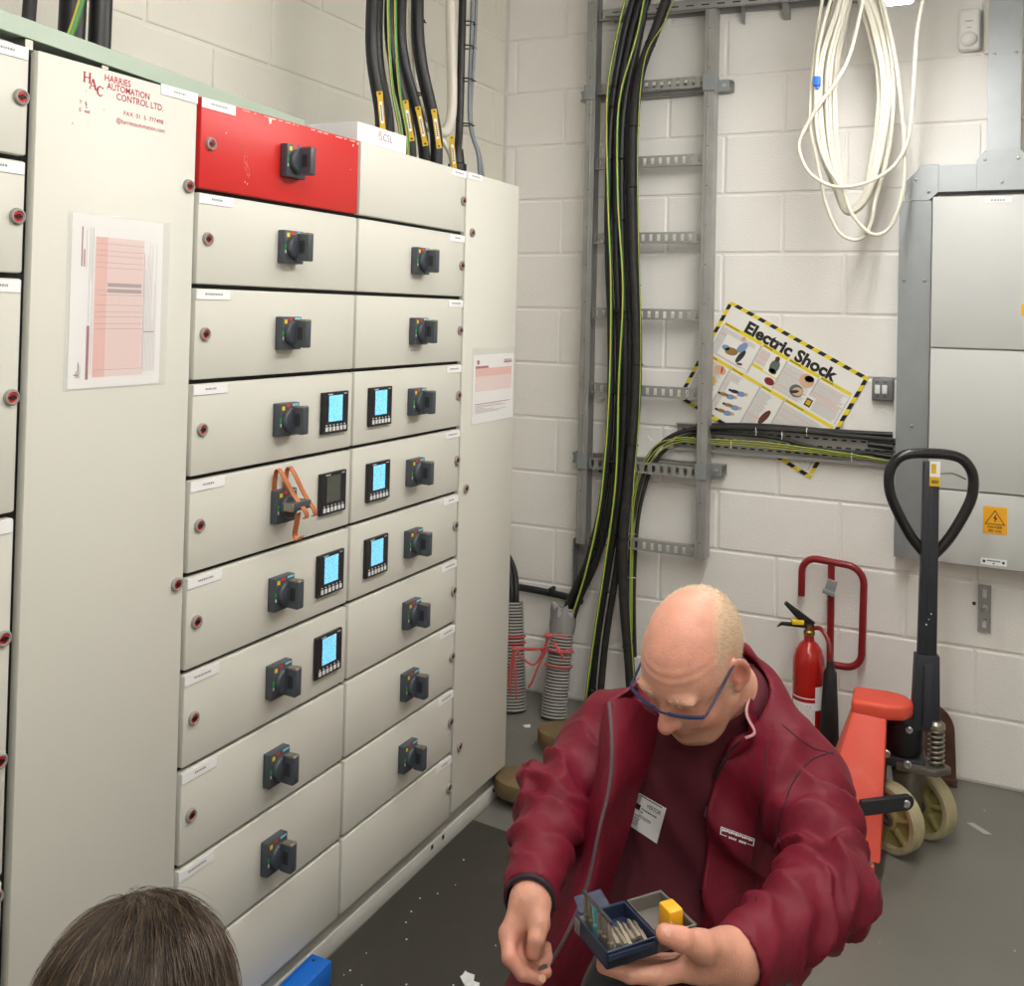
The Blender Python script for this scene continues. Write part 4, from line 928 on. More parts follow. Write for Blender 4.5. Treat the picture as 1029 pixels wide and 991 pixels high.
# ---------------------------------------------------------------- corrugated conduits and string
def corrugated(name, base, top, r0, r1, label, tape=False):
    base, top = V(base), V(top); L_ = (top-base).length
    ax = (top-base).normalized(); X = Matrix.Translation(base) @ ax.to_track_quat('Z','Y').to_matrix().to_4x4()
    t = thing(name, base, label, 'conduit', 'corrugated conduits'); b = MB(); n = int(L_/0.0115); prof = []
    for i in range(n):
        z = L_*i/n; h = L_/n; r = r0+(r1-r0)*i/n
        b.lathe([(r,z+h*0.32),(r+0.0035,z+h*0.40),(r+0.0035,z+h*0.9),(r,z+h*0.98)], 22, 0, X, caps=False)
        b.lathe([(r,z-h*0.02),(r-0.001,z+h*0.15),(r,z+h*0.32)], 22, 1, X, caps=False)
    b.build('corrugated_tube', ['conduit_grey','conduit_dark'], t, angle=80)
    if tape:
        b = MB(); rt_ = random.Random(4); nn = 26; rows = [(L_-0.092,0.006,0.0),(L_-0.065,0.008,0.004),(L_-0.03,0.008,0.006),(L_+0.005,0.005,0.012)]; vs = []; fs = []
        for i,(z,dr,j) in enumerate(rows):
            for k in range(nn): a = 2*math.pi*k/nn; rr_ = r1+dr+rt_.uniform(-j,j)*0.7; vs.append((rr_*math.cos(a), rr_*math.sin(a), z+rt_.uniform(-j,j)*1.3))
        for i in range(len(rows)-1):
            for k in range(nn): fs.append((i*nn+k,i*nn+(k+1)%nn,(i+1)*nn+(k+1)%nn,(i+1)*nn+k))
        vs.append((0,0,L_-0.01)); fs += [((len(rows)-1)*nn+k,(len(rows)-1)*nn+(k+1)%nn,len(vs)-1) for k in range(nn)]
        b.add(vs, fs, 0, X); b.build('duct_tape', 'tape_grey', t, angle=25)
    return t
b1, t1 = V((-0.115,3.745,0.0)), V(W(567,611,0.10)); corrugated('corrugated_conduit', b1, t1, 0.047, 0.042, 'grey corrugated conduit bound with duct tape at its mouth', True)
b2, t2_ = V((-0.285,3.735,0.0)), V((-0.325,3.80,0.40)); corrugated('corrugated_conduit', b2, t2_, 0.050, 0.034, 'grey corrugated conduit half hidden behind the end cabinet')
for k in range(2): cable('power_cable', [t2_+V((-0.01+0.02*k,0.0,-0.1)), t2_+V((-0.01+0.02*k,0,0.02)), t2_+V((-0.05+0.02*k,0.05,0.12)), V((XL+0.03,YW-0.05+0.02*k,0.62))], 0.012, 'cable_black', ['black cable entering the half hidden conduit, lower one','black cable entering the half hidden conduit, upper one'][k], 'cable', 'cables into the half hidden conduit')
sg = thing('red_string', b1+V((-0.1,-0.05,0.28)), 'pale red string tying the two corrugated conduits together', 'string')
ax1 = (t1-b1).normalized(); ax2 = (t2_-b2).normalized()
def ring(c, ax, r, n=20, a0=0, a1=2*math.pi):
    ax = V(ax).normalized(); u = V((1,0,0))-ax*ax.x; u.normalize(); w_ = ax.cross(u)
    return [V(c)+(u*math.cos(t)+w_*math.sin(t))*r for t in np.linspace(a0,a1,n)]
def sstr(pts, r=0.004, sm=True): b = MB(); b.tube(spline(pts,4) if sm else pts, r, 6); b.build('strand', 'string_red', sg)
L1 = (t1-b1).length; L2 = (t2_-b2).length
for h in (L1-0.16, L1-0.215): sstr(ring(b1+ax1*h, ax1, 0.052), sm=False)
for h in (L2*0.62, L2*0.68): sstr(ring(b2+ax2*h, ax2, 0.046), sm=False)
ka = W(551,639,0.24); kb_ = W(517,652,0.28)
sstr([W(570,640,0.23), ka, W(548,650,0.24), W(535,653,0.25), kb_]); sstr([ka, W(547,656,0.24), W(541,652,0.24), kb_]); sstr([kb_, W(524,660,0.27), W(534,668,0.25), W(541,664,0.24), W(548,648,0.24)])
sstr([W(548,655,0.24), W(540,672,0.24), W(535,685,0.24), W(531,691,0.24)], 0.0045); sstr([W(556,646,0.24), W(560,651,0.245), W(563,655,0.245), W(566,662,0.24)], 0.006); sstr([W(552,653,0.235), W(562,655,0.245), W(575,652,0.21)])
for (u0,u1,v1) in ((517,519,702),(516,513,698),(514,510,690)): sstr([kb_, W((u0+u1)/2,675,0.29), W(u1,v1,0.28)], 0.004)
b = MB(); b.sphere(ka, (0.016,0.012,0.011), 8); b.sphere(kb_, (0.012,0.012,0.012), 8); b.sphere(W(562,655,0.25), (0.010,0.010,0.010), 8); b.build('knot', 'string_red', sg)
o = MB().lathe([(0.016,0),(0.017,0.03),(0.013,0.032),(0.013,0.004)],14,0,Matrix.Translation(V((-0.0,3.80,0))),caps=False).build('pipe_stub','galv_light',origin=(0,3.8,0)); tag(o,'short grey pipe stub on the floor beside the cables','pipe')

# ---------------------------------------------------------------- fire extinguisher and its stand
ex = V((0.838, 3.775, 0.0))
t = thing('fire_extinguisher', ex, 'red carbon dioxide extinguisher with black horn beside the pallet truck', 'fire extinguisher')
X = Matrix.Translation(ex)
MB().lathe([(0.001,0.0),(0.050,0.0),(0.054,0.006),(0.054,0.36),(0.052,0.385),(0.044,0.412),(0.030,0.432),(0.018,0.442),(0.016,0.468),(0.001,0.468)],32,0,X,caps=False).build('cylinder','ext_red',t)
MB().lathe([(0.020,0.462),(0.020,0.474),(0.015,0.480),(0.015,0.498),(0.001,0.498)],16,0,X,caps=False).build('valve','brass',t)
dl = V((-0.93,-0.36,0)).normalized(); Xh = Matrix(((dl.x,-dl.y,0,ex.x),(dl.y,dl.x,0,ex.y),(0,0,1,ex.z),(0,0,0,1)))
b = MB(); b.add([(-0.02,-0.010,0.505),(0.02,-0.010,0.492),(0.088,-0.008,0.565),(0.080,-0.008,0.575),(-0.02,0.010,0.505),(0.02,0.010,0.492),(0.088,0.008,0.565),(0.080,0.008,0.575)],[(0,1,2,3),(7,6,5,4),(0,4,5,1),(1,5,6,2),(2,6,7,3),(3,7,4,0)],0,Xh); b.build('squeeze_lever','plastic_black',t,bevel=0.002)
b = MB(); b.add([(-0.015,-0.012,0.484),(0.095,-0.008,0.492),(0.112,-0.006,0.484),(0.095,-0.008,0.502),(-0.015,-0.012,0.502),(-0.015,0.012,0.484),(0.095,0.008,0.492),(0.112,0.006,0.484),(0.095,0.008,0.502),(-0.015,0.012,0.502)],[(0,1,2,3,4),(9,8,7,6,5),(0,5,6,1),(1,6,7,2),(2,7,8,3),(3,8,9,4),(4,9,5,0)],0,Xh); b.build('carry_handle','plastic_black',t,bevel=0.002)
MB().box((0.020,-0.016,0.498),(0.062,0.016,0.514),0,Xh).build('safety_tag','mark_yellow',t,bevel=0.004)
MB().tube(spline([ex+V((0.012,0,0.485)),ex+V((0.040,-0.01,0.492)),ex+V((0.068,-0.03,0.465)),ex+V((0.080,-0.045,0.42)),ex+V((0.080,-0.045,0.395))],6),0.0075,10).build('hose','pipe_red',t)
MB().lathe([(0.033,0.12),(0.034,0.125),(0.030,0.20),(0.022,0.36),(0.014,0.375),(0.011,0.40),(0.001,0.40)],20,0,Matrix.Translation(ex+V((0.080,-0.045,0.0))),caps=False).build('horn','plastic_black',t)
# wrapped label on the cylinder
def wrapped(a0,a1,z0,z1,r,m_,name,n=10):
    b = MB(); vs = []; fs = []
    for k in range(n+1):
        a = a0+(a1-a0)*k/n
        vs += [(ex.x+r*math.cos(a),ex.y+r*math.sin(a),z0),(ex.x+r*math.cos(a),ex.y+r*math.sin(a),z1)]
    for k in range(n): fs.append((k*2,k*2+2,k*2+3,k*2+1))
    b.add(vs,fs,0); return b.build(name,m_,t,angle=60)
wrapped(-2.55,-0.95,0.05,0.262,0.0545,'label_white','label_sheet'); wrapped(-2.55,-0.95,0.246,0.258,0.0548,'ext_red','label_band'); wrapped(-0.95,-0.35,0.22,0.30,0.0547,'label_white','service_tag')
b = MB()
def on_cyl(s, size, a, z, m_, bold):
    vs, fs = text_geo(s, size, bold); b.add([(ex.x+0.055*math.cos(a+v[0]/0.054), ex.y+0.055*math.sin(a+v[0]/0.054), z+v[1]) for v in vs], fs, m_)
on_cyl('XL Fire', 0.024, -2.15, 0.150, 0, 0.02)
for i, z in enumerate(np.arange(0.17,0.24,0.007)):
    a = -2.45
    while a < -1.05:
        l = random.uniform(0.03,0.12); b.add([(ex.x+0.0549*math.cos(q),ex.y+0.0549*math.sin(q),zz_) for q,zz_ in ((a,z),(a+l,z),(a+l,z+0.003),(a,z+0.003))],[(0,1,2,3)],1); a += l+0.04+random.random()*0.1
for i in range(4):
    for k in range(3): z = 0.09+0.018*k; a = -2.3+i*0.3; b.add([(ex.x+0.0549*math.cos(q),ex.y+0.0549*math.sin(q),zz_) for q,zz_ in ((a,z),(a+0.22,z),(a+0.22,z+0.012),(a,z+0.012))],[(0,1,2,3)],1)
b.build('print', ['ink_red','poster_grey'], t, smooth=False)
t = thing('extinguisher_stand', (0.893, YW-0.06, 0), 'red tubular stand behind the fire extinguisher', 'stand')
sy = YW-0.06
def arc(cx, cz, r, a0, a1, n=7): return [(cx+r*math.cos(a), sy, cz+r*math.sin(a)) for a in np.linspace(a0,a1,n)]
fr = [(0.791,sy,0.565)]+arc(0.841,0.652,0.05,math.pi,math.pi/2)+arc(0.945,0.635,0.06,math.pi/2,0)+arc(0.947,0.393,0.055,0,-math.pi/2)+[(0.895,sy,0.337)]
MB().tube(fr,0.0125,14).build('tube_frame','pipe_red',t)
MB().tube([(0.893,sy+0.004,0.702),(0.895,sy+0.004,0.012)],0.0125,14).build('upright','pipe_red',t)
MB().tube([(0.78,sy-0.20,0.0125),(0.78,sy+0.03,0.0125),(0.895,sy+0.035,0.0125),(1.01,sy+0.03,0.0125),(1.01,sy-0.20,0.0125)],0.0125,12).build('foot_frame','pipe_red',t)
b = MB(); X = Matrix.Translation((0.895,sy-0.012,0.612)) @ Matrix.Rotation(0.25,4,'Y'); b.box((-0.018,-0.006,-0.012),(0.018,0.0,0.028),0,X); b.box((-0.022,-0.022,-0.024),(0.018,0.0,-0.010),0,X); b.build('clip','galv_light',t,bevel=0.002)

# ---------------------------------------------------------------- rusty plate against the wall
pts = [(-0.095,0)]+[(-0.095+0.0*k,0.0) for k in range(0)]+[(-0.095,0.17)]+[(-0.095+0.085-0.085*math.cos(a),0.17+0.085*math.sin(a)) for a in np.linspace(0.2,math.pi/2,6)]+[(0.0+0.09*math.sin(a),0.165+0.09*math.cos(a)) for a in np.linspace(0.1,math.pi/2,7)]+[(0.098,0.0)]
X = Matrix(((1,0,0,1.215),(0,0.12,-1,YW-0.045),(0,0.99,0.12,0.0),(0,0,0,1)))
t = thing('rusty_plate', (1.215,YW-0.045,0), 'rusty round-topped steel plate leaning on the wall behind the pallet truck', 'steel plate')
MB().prism(pts,-0.004,0.004,0,X).build('plate','rust',t,bevel=0.001,seg=1)
MB().box((-0.098,0.0,0.002),(0.10,0.02,0.03),0,X).build('bottom_lip','rust',t,bevel=0.002,seg=1)

# ---------------------------------------------------------------- pallet truck
PO = V((1.137,3.38,0.0)); pa = math.radians(4.0)
XT = Matrix.Translation(PO) @ Matrix.Rotation(pa,4,'Z')                 # local: forks along -x
pt = thing('pallet_truck', PO, 'red hand pallet truck parked across the room behind the man', 'pallet truck')
def tb(name, mb, mats, **k):
    mb.v = [tuple(XT @ V(p)) for p in mb.v]; return mb.build(name, mats, pt, **k)
for s in (-1,1):
    yc = s*0.19; b = MB(); hwid = 0.08; x0, x1 = -1.182, -0.02; sec = []
    outline = [(x1,-hwid),(x1,hwid)]+[(x0+0.10+0.10*math.cos(a)*1.0, hwid*math.sin(a)) for a in np.linspace(math.pi/2,3*math.pi/2,11)]
    X = Matrix.Translation((0,yc,0)); b.prism(outline,0.030,0.082,0,X); o = tb('fork',b,'fork_dirty',bevel=0.008,seg=2)
    b = MB(); b.box((-0.95,yc-hwid-0.001,0.032),(-0.02,yc+hwid+0.001,0.078)); tb('fork_side_paint',b,'truck_red',bevel=0.004,seg=1)
    for xw in (-1.02,):
        b = MB(); b.lathe([(0.001,-0.045),(0.036,-0.045),(0.04,-0.04),(0.04,0.04),(0.036,0.045),(0.001,0.045)],20,0,Matrix.Translation((xw,yc,0.0405)) @ Matrix.Rotation(math.pi/2,4,'X'),caps=False); tb('load_roller',b,'wheel_cream')
# bulkhead: sheet metal hood flaring to the forks
def hull(top, bot, zt__, zb__):
    (ax,bx,ay,by),(cx,dx,cy,dy) = top, bot
    return [(ax,ay,zt__),(bx,ay,zt__),(bx,by,zt__),(ax,by,zt__),(cx,cy,zb__),(dx,cy,zb__),(dx,dy,zb__),(cx,dy,zb__)]
b = MB(); b.add(hull((-0.095,0.0,-0.060,0.060),(-0.19,-0.005,-0.262,0.262),0.405,0.08),[(0,1,2,3),(4,7,6,5),(0,4,5,1),(1,5,6,2),(2,6,7,3),(3,7,4,0)]); tb('bulkhead',b,'truck_red',bevel=0.006,seg=2)
capo = [(-0.100,-0.062),(0.0,-0.066),(0.050,-0.050),(0.072,-0.015),(0.072,0.015),(0.050,0.050),(0.0,0.066),(-0.100,0.062)]
b = MB(); b.prism(capo,0.392,0.438); tb('cap',b,'truck_red',bevel=0.012,seg=3)
# pump, steering head and wheels
PX, PY = 0.048, 0.045
b = MB(); b.lathe([(0.001,0.265),(0.042,0.265),(0.052,0.278),(0.056,0.32),(0.056,0.378),(0.048,0.392),(0.001,0.392)],28,0,Matrix.Translation((PX,PY,0)),caps=False); tb('pump_body',b,'pump_black')
b = MB(); b.box((PX-0.055,PY-0.05,0.238),(PX+0.060,PY+0.05,0.268)); tb('pump_base',b,'truck_black',bevel=0.006,seg=2)
wd = V((0.52,0.854,0)); wd.normalize(); wf = V((wd.y,-wd.x,0))                          # axle direction, rolling direction (world)
wc0 = V((1.197,3.428,0.0)); Xl = XT.inverted()
def wheel(c, s):
    X = Matrix(((wf.x,0,wd.x,c.x),(wf.y,0,wd.y,c.y),(0,1,0,0.098),(0,0,0,1)))
    rim = MB(); rim.lathe([(0.078,-0.024),(0.092,-0.025),(0.098,-0.019),(0.098,0.019),(0.092,0.025),(0.078,0.024),(0.078,0.004),(0.078,-0.004),(0.078,-0.024)],36,0,X,caps=False); o = rim.build('steer_wheel','wheel_cream',pt)
    hub = MB(); hub.lathe([(0.020,-0.022),(0.030,-0.022),(0.030,0.022),(0.020,0.022),(0.020,-0.022)],20,0,X,caps=False); hub.lathe([(0.028,-0.004),(0.079,-0.004),(0.079,0.004),(0.028,0.004)],36,0,X,caps=False)
    for k in range(6): hub.box((0.026,-0.005,-0.019),(0.080,0.005,0.019),0,X @ Matrix.Rotation(k*math.pi/3+0.3,4,'Z'))
    hub.build('hub','wheel_hub',o)
    br = MB(); br.lathe([(0.001,-0.020),(0.010,-0.026),(0.020,-0.024),(0.020,0.024),(0.010,0.026),(0.001,0.020)],18,0,X,caps=False); br.build('bearing','steel_cast',o)
wheel(wc0-wd*0.078, -1); wheel(wc0+wd*0.078, 1)
b = MB(); b.tube([wc0-wd*0.10+V((0,0,0.098)), wc0+wd*0.10+V((0,0,0.098))],0.011,12); b.build('axle','steel',pt)
b = MB(); X = Matrix(((wf.x,wd.x,0,wc0.x),(wf.y,wd.y,0,wc0.y),(0,0,1,0),(0,0,0,1)))
b.add([(-0.040,-0.044,0.240),(0.040,-0.044,0.240),(0.040,0.044,0.240),(-0.040,0.044,0.240),(-0.020,-0.036,0.075),(0.020,-0.036,0.075),(0.020,0.036,0.075),(-0.020,0.036,0.075)],[(0,3,2,1),(4,5,6,7),(0,1,5,4),(1,2,6,5),(2,3,7,6),(3,0,4,7)],0,X); b.build('steering_fork','steel_cast',pt,bevel=0.014,seg=3)
# lifting link bar in front of the near wheel
def bar(p, q, w_, th, name, m_):
    p, q = V(p), V(q); d_ = (q-p); L_ = d_.length; x = d_.normalized(); n_ = V((0,-1,0)); z = x.cross(n_).normalized(); n_ = z.cross(x)
    X = Matrix(((x.x,z.x,n_.x,p.x),(x.y,z.y,n_.y,p.y),(x.z,z.z,n_.z,p.z),(0,0,0,1)))
    poly = [(0.0,-w_),(L_,-w_)]+[(L_+w_*math.cos(a),w_*math.sin(a)) for a in np.linspace(-math.pi/2,math.pi/2,9)[1:-1]]+[(L_,w_),(0,w_)]
    return MB().prism(poly,-th,th,0,X).build(name,m_,pt,bevel=0.002,seg=1)
l0, l1 = K(864,812,2.64), K(911,806,2.70); bar(l0,l1,0.021,0.008,'link_bar','truck_black')
def bolt(p, r=0.010, d_=(0,-1,0), m_='screw'):
    q = V(d_).to_track_quat('Z','Y').to_matrix().to_4x4(); b = MB(); b.lathe([(r,0),(r,0.006),(r*0.8,0.008),(r*0.5,0.008),(r*0.45,0.006),(0.001,0.006)],14,0,Matrix.Translation(p) @ q,caps=False); b.build('bolt',m_,pt)
bolt(V(l1)+V((0,-0.009,0)), 0.011); 
b = MB(); b.box((-0.06,-0.13,0.195),(0.0,0.19,0.245)); tb('cross_bar',b,'plastic_black',bevel=0.006)
# handle
hb0 = V((1.240,3.41,0.355)); ht = V((1.244,3.44,1.165))
def hp_(f, dx=0.0, dy=0.0): return hb0.lerp(ht,f)+V((dx,dy,0))
hx = V((0.96,0.28,0)).normalized()                                                     # width direction of the handle
hn = V((0.28,-0.96,0))
def obox(f0, f1, w0, w1, d0, d1, name, m_, bev=0.004):
    p, q = hp_(f0), hp_(f1); b = MB(); vs = []
    for c, w_, d_ in ((p,w0,d0),(q,w1,d1)):
        vs += [c-hx*w_+hn*d_, c+hx*w_+hn*d_, c+hx*w_-hn*d_, c-hx*w_-hn*d_]
    b.add(vs,[(0,3,2,1),(4,5,6,7),(0,1,5,4),(1,2,6,5),(2,3,7,6),(3,0,4,7)]); return b.build(name,m_,pt,bevel=bev)
obox(0.0,0.27,0.040,0.034,0.020,0.018,'handle_socket','truck_black')
obox(0.02,0.24,0.014,0.012,0.032,0.026,'socket_rib','truck_black',0.003)
obox(0.22,0.97,0.027,0.022,0.014,0.013,'handle_shaft','truck_black')
obox(0.24,0.95,0.006,0.005,0.017,0.016,'shaft_rib','truck_black',0.001)
top = ht; lp = []
cz = ht.z
def lpnt(s, z): return V((ht.x,ht.y,0))+hx*s+V((0,0,z))
path = [lpnt(0.0,cz-0.315),lpnt(-0.055,cz-0.250),lpnt(-0.108,cz-0.150),lpnt(-0.121,cz-0.090),lpnt(-0.112,cz-0.042),lpnt(-0.076,cz-0.008),lpnt(0.0,cz),lpnt(0.076,cz-0.008),lpnt(0.112,cz-0.042),lpnt(0.121,cz-0.090),lpnt(0.108,cz-0.150),lpnt(0.055,cz-0.250),lpnt(0.0,cz-0.315)]
MB().tube(spline(path,6),0.0158,14).build('handle_loop','handle_black',pt,angle=60)
b = MB(); X = Matrix(((hx.x,0,hn.x,hp_(0.93).x+hn.x*0.018),(hx.y,0,hn.y,hp_(0.93).y+hn.y*0.018),(0,1,0,hp_(0.93).z),(0,0,0,1)))
b.box((-0.008,-0.038,0),(0.022,-0.010,0.002),1,X); b.box((-0.008,-0.010,0),(0.022,0.036,0.002),0,X); b.box((-0.004,0.0,0.002),(0.010,0.028,0.0028),1,X)
for k in range(4): b.quad((-0.002+k*0.005,-0.03,0.0022),(0.001+k*0.005,-0.03,0.0022),(0.001+k*0.005,-0.02,0.0022),(-0.002+k*0.005,-0.02,0.0022),2,X)
b.build('hang_tag',['label_white','tag_yellow','ink_dark'],pt,smooth=False)
p = hp_(0.925); MB().tube(spline([p+hx*0.02,p+hx*0.06+V((0,0,0.004)),p+hx*0.10-V((0,0,0.012))],5),[0.006]*8+[0.006,0.006,0.004],8,flat=0.5).build('release_lever','steel',pt)
bolt(K(914,732,2.86)+V((0,-0.01,0)),0.010); bolt(K(891,757,2.84),0.011); bolt(K(912,768,2.84),0.011); 
for f in (0.38,0.40,0.42): 
    b = MB(); b.sphere(hp_(f)+hn*0.015+hx*(f-0.4)*0.3,0.0028,8); b.build('paint_fleck','label_white',pt)
# spring
sc_ = V((1.272,3.405,0.045)); b = MB(); 
b.tube([sc_+V((0.0205*math.cos(a),0.0205*math.sin(a),0.215+0.0148*a/(2*math.pi))) for a in np.linspace(0,2*math.pi*7.3,150)],0.0042,7); b.build('spring','steel',pt,angle=60)
MB().lathe([(0.001,0.318),(0.024,0.318),(0.026,0.322),(0.024,0.334),(0.016,0.342),(0.001,0.344)],20,0,Matrix.Translation(sc_),caps=False).build('spring_cap','steel',pt)
MB().lathe([(0.001,0.19),(0.013,0.19),(0.013,0.32),(0.001,0.32)],14,0,Matrix.Translation(sc_),caps=False).build('spring_core','steel_cast',pt)
b = MB(); b.prism([(1.165,3.365),(1.275,3.365),(1.315,3.41),(1.275,3.455),(1.17,3.46)],0.236,0.257); b.build('spring_platform','steel_cast',pt,bevel=0.003)
# ---------------------------------------------------------------- implicit surfaces for the people
F4 = np.float32
class Fld:
    """signed-distance field helpers on a block of points"""
    def __init__(s, P): s.P = P
    def cone(s, a, b, ra, rb):
        a = np.array(a, F4); b = np.array(b, F4); d = b-a; t = np.clip(((s.P-a)@d)/max(float(d@d),1e-9), 0, 1)
        q = s.P-a-t[:,None]*d; return np.sqrt((q*q).sum(1))-(ra+(rb-ra)*t)
    def sph(s, c, r): q = s.P-np.array(c, F4); return np.sqrt((q*q).sum(1))-r
    def ell(s, c, r, A=None):
        q = s.P-np.array(c, F4)
        if A is not None: q = q@np.array(A, F4).T          # rows of A are the axes
        r = np.array(r, F4); k0 = np.sqrt(((q/r)**2).sum(1)); k1 = np.sqrt(((q/(r*r))**2).sum(1))+1e-9
        return k0*(k0-1)/k1
def smin(a, b, k): h = np.clip(0.5+0.5*(b-a)/k, 0, 1); return b+(a-b)*h-k*h*(1-h)
def smax(a, b, k): return -smin(-a, -b, k)
def nets(fn, lo, hi, h, bs=16):
    """naive surface nets: returns vertices and quads of fn = 0; blocks far from the surface are skipped"""
    lo = np.array(lo, float); n = np.ceil((np.array(hi)-lo)/h).astype(int)+1
    vals = np.empty(n, F4); nb = -(-n//bs); ci = np.stack(np.meshgrid(*[np.arange(m) for m in nb], indexing='ij'), -1).reshape(-1,3)
    cv = fn((lo+h*(ci*bs+bs*0.5)).astype(F4)); far = np.abs(cv) > h*bs*0.87*1.6+0.012
    for c, v_ in zip(ci[far], cv[far]): a = c*bs; vals[a[0]:a[0]+bs, a[1]:a[1]+bs, a[2]:a[2]+bs] = v_
    near = ci[~far]; loc = np.stack(np.meshgrid(*[np.arange(bs)]*3, indexing='ij'), -1).reshape(-1,3)
    for i in range(0, len(near), 64):
        cc = near[i:i+64]; I = (cc[:,None,:]*bs+loc[None]).reshape(-1,3); ok = (I < n).all(1); I = I[ok]; vals[tuple(I.T)] = fn((lo+h*I).astype(F4))
    ins = vals < 0; cor = [(i,j,k) for i in (0,1) for j in (0,1) for k in (0,1)]
    g = lambda o: ins[o[0]:n[0]-1+o[0], o[1]:n[1]-1+o[1], o[2]:n[2]-1+o[2]]
    an = g(cor[0]).copy(); al = an.copy()
    for c in cor[1:]: an |= g(c); al &= g(c)
    act = an & ~al; pos = np.argwhere(act); cvs = {c: vals[tuple((pos+np.array(c)).T)] for c in cor}; cnt = np.zeros(len(pos), F4); acc = np.zeros((len(pos),3), F4)
    for a in cor:
        for d in range(3):
            if a[d]: continue
            b = list(a); b[d] = 1; va, vb = cvs[a], cvs[tuple(b)]; x = (va < 0) != (vb < 0); t = np.where(x, va/np.where(va-vb == 0, 1, va-vb), 0); cnt += x
            for e in range(3): acc[:,e] += np.where(x, a[e]+(t if e == d else 0), 0)
    idx = -np.ones(act.shape, np.int32); idx[act] = np.arange(len(pos)); vt = lo+h*(pos+acc/cnt[:,None]); Q = []
    for d in range(3):
        e, f = (d+1)%3, (d+2)%3; s0 = [slice(None)]*3; s1 = [slice(None)]*3; s0[d] = slice(0,n[d]-1); s1[d] = slice(1,n[d])
        A, B = ins[tuple(s0)], ins[tuple(s1)]; w_ = np.argwhere(A != B); fl = A[tuple(w_.T)]
        ok = (w_[:,e] > 0)&(w_[:,f] > 0)&(w_[:,e] < n[e]-1)&(w_[:,f] < n[f]-1); w_ = w_[ok]; fl = fl[ok]
        def at(de, df): q = w_.copy(); q[:,e] -= de; q[:,f] -= df; return idx[tuple(q.T)]
        q = np.stack([at(1,1), at(0,1), at(0,0), at(1,0)], 1); q[~fl] = q[~fl][:,::-1]; Q.append(q)
    return vt, np.concatenate(Q)
def sdf_obj(name, fn, lo, hi, h, m, parent, tint=None, xform=None, relax=1):
    vt, q = nets(fn, lo, hi, h)
    return raw_obj(name, vt, q, m, parent, tint, xform)
def raw_obj(name, vt, q, m, parent, tint=None, xform=None):
    col = tint(vt) if tint else None
    if xform is not None: vt = vt@np.array(xform[0]).T+np.array(xform[1])
    me = bpy.data.meshes.new(name); o_ = np.array(WL[parent])
    me.from_pydata((vt-o_).tolist(), [], q.tolist()); me.materials.append(M[m]); me.polygons.foreach_set('use_smooth', [True]*len(me.polygons))
    if col is not None:
        a = me.color_attributes.new('tint','FLOAT_COLOR','POINT'); a.data.foreach_set('color', np.concatenate([col, np.ones((len(col),1))],1).astype(F4).ravel())
    me.update(); return put(bpy.data.objects.new(name, me), name, parent, WL[parent])
def rotm(a, b, c):
    ca, sa, cb, sb, cc, sc = math.cos(a), math.sin(a), math.cos(b), math.sin(b), math.cos(c), math.sin(c)
    return np.array([[ca,-sa,0],[sa,ca,0],[0,0,1]])@np.array([[1,0,0],[0,cb,-sb],[0,sb,cb]])@np.array([[cc,0,sc],[0,1,0],[-sc,0,cc]])
def lc3(r, g, b): return np.array(S(r,g,b)[:3])
mat('skin', S(215,160,138), 0.48, attr=True, sss=0.10, var=0.09, vscale=38, bump=0.16, bscale=240)
mat('jacket_red', S(110,16,38), 0.6, var=0.06, vscale=30, bump=0.9, bscale=26, spec=0.3)
mat('jacket_lining', S(112,24,44), 0.6, var=0.06, vscale=40)
mat('shirt_red', S(84,20,36), 0.85, bump=0.15, bscale=1200)
mat('trouser_grey', S(58,58,64), 0.8, bump=0.2, bscale=500)
mat('cuff_dark', S(36,24,34), 0.7); mat('piping_grey', S(96,78,84), 0.5); mat('piping_pale', S(196,150,152), 0.5)
mat('boot_black', S(34,30,28), 0.6); mat('navy_cloth', S(38,44,58), 0.8, bump=0.2, bscale=600)
mat('glasses_blue', S(34,46,92), 0.35); mat('lens', S(235,240,245), 0.03, alpha=0.05); mat('hair_fair', S(222,204,176), 0.6, var=0.15, vscale=300)
mat('hair_brown', S(74,58,46), 0.42, var=0.45, vscale=55, detail=3, attr=True)
mat('case_blue', S(30,42,70), 0.55); mat('case_clear', S(112,108,102), 0.3); mat('case_dark', S(52,52,56), 0.4); mat('bit_steel', S(150,140,126), 0.4, metal=0.5); mat('bit_teal', S(110,190,200), 0.35, metal=0.4); mat('bit_orange', S(246,176,34), 0.45)

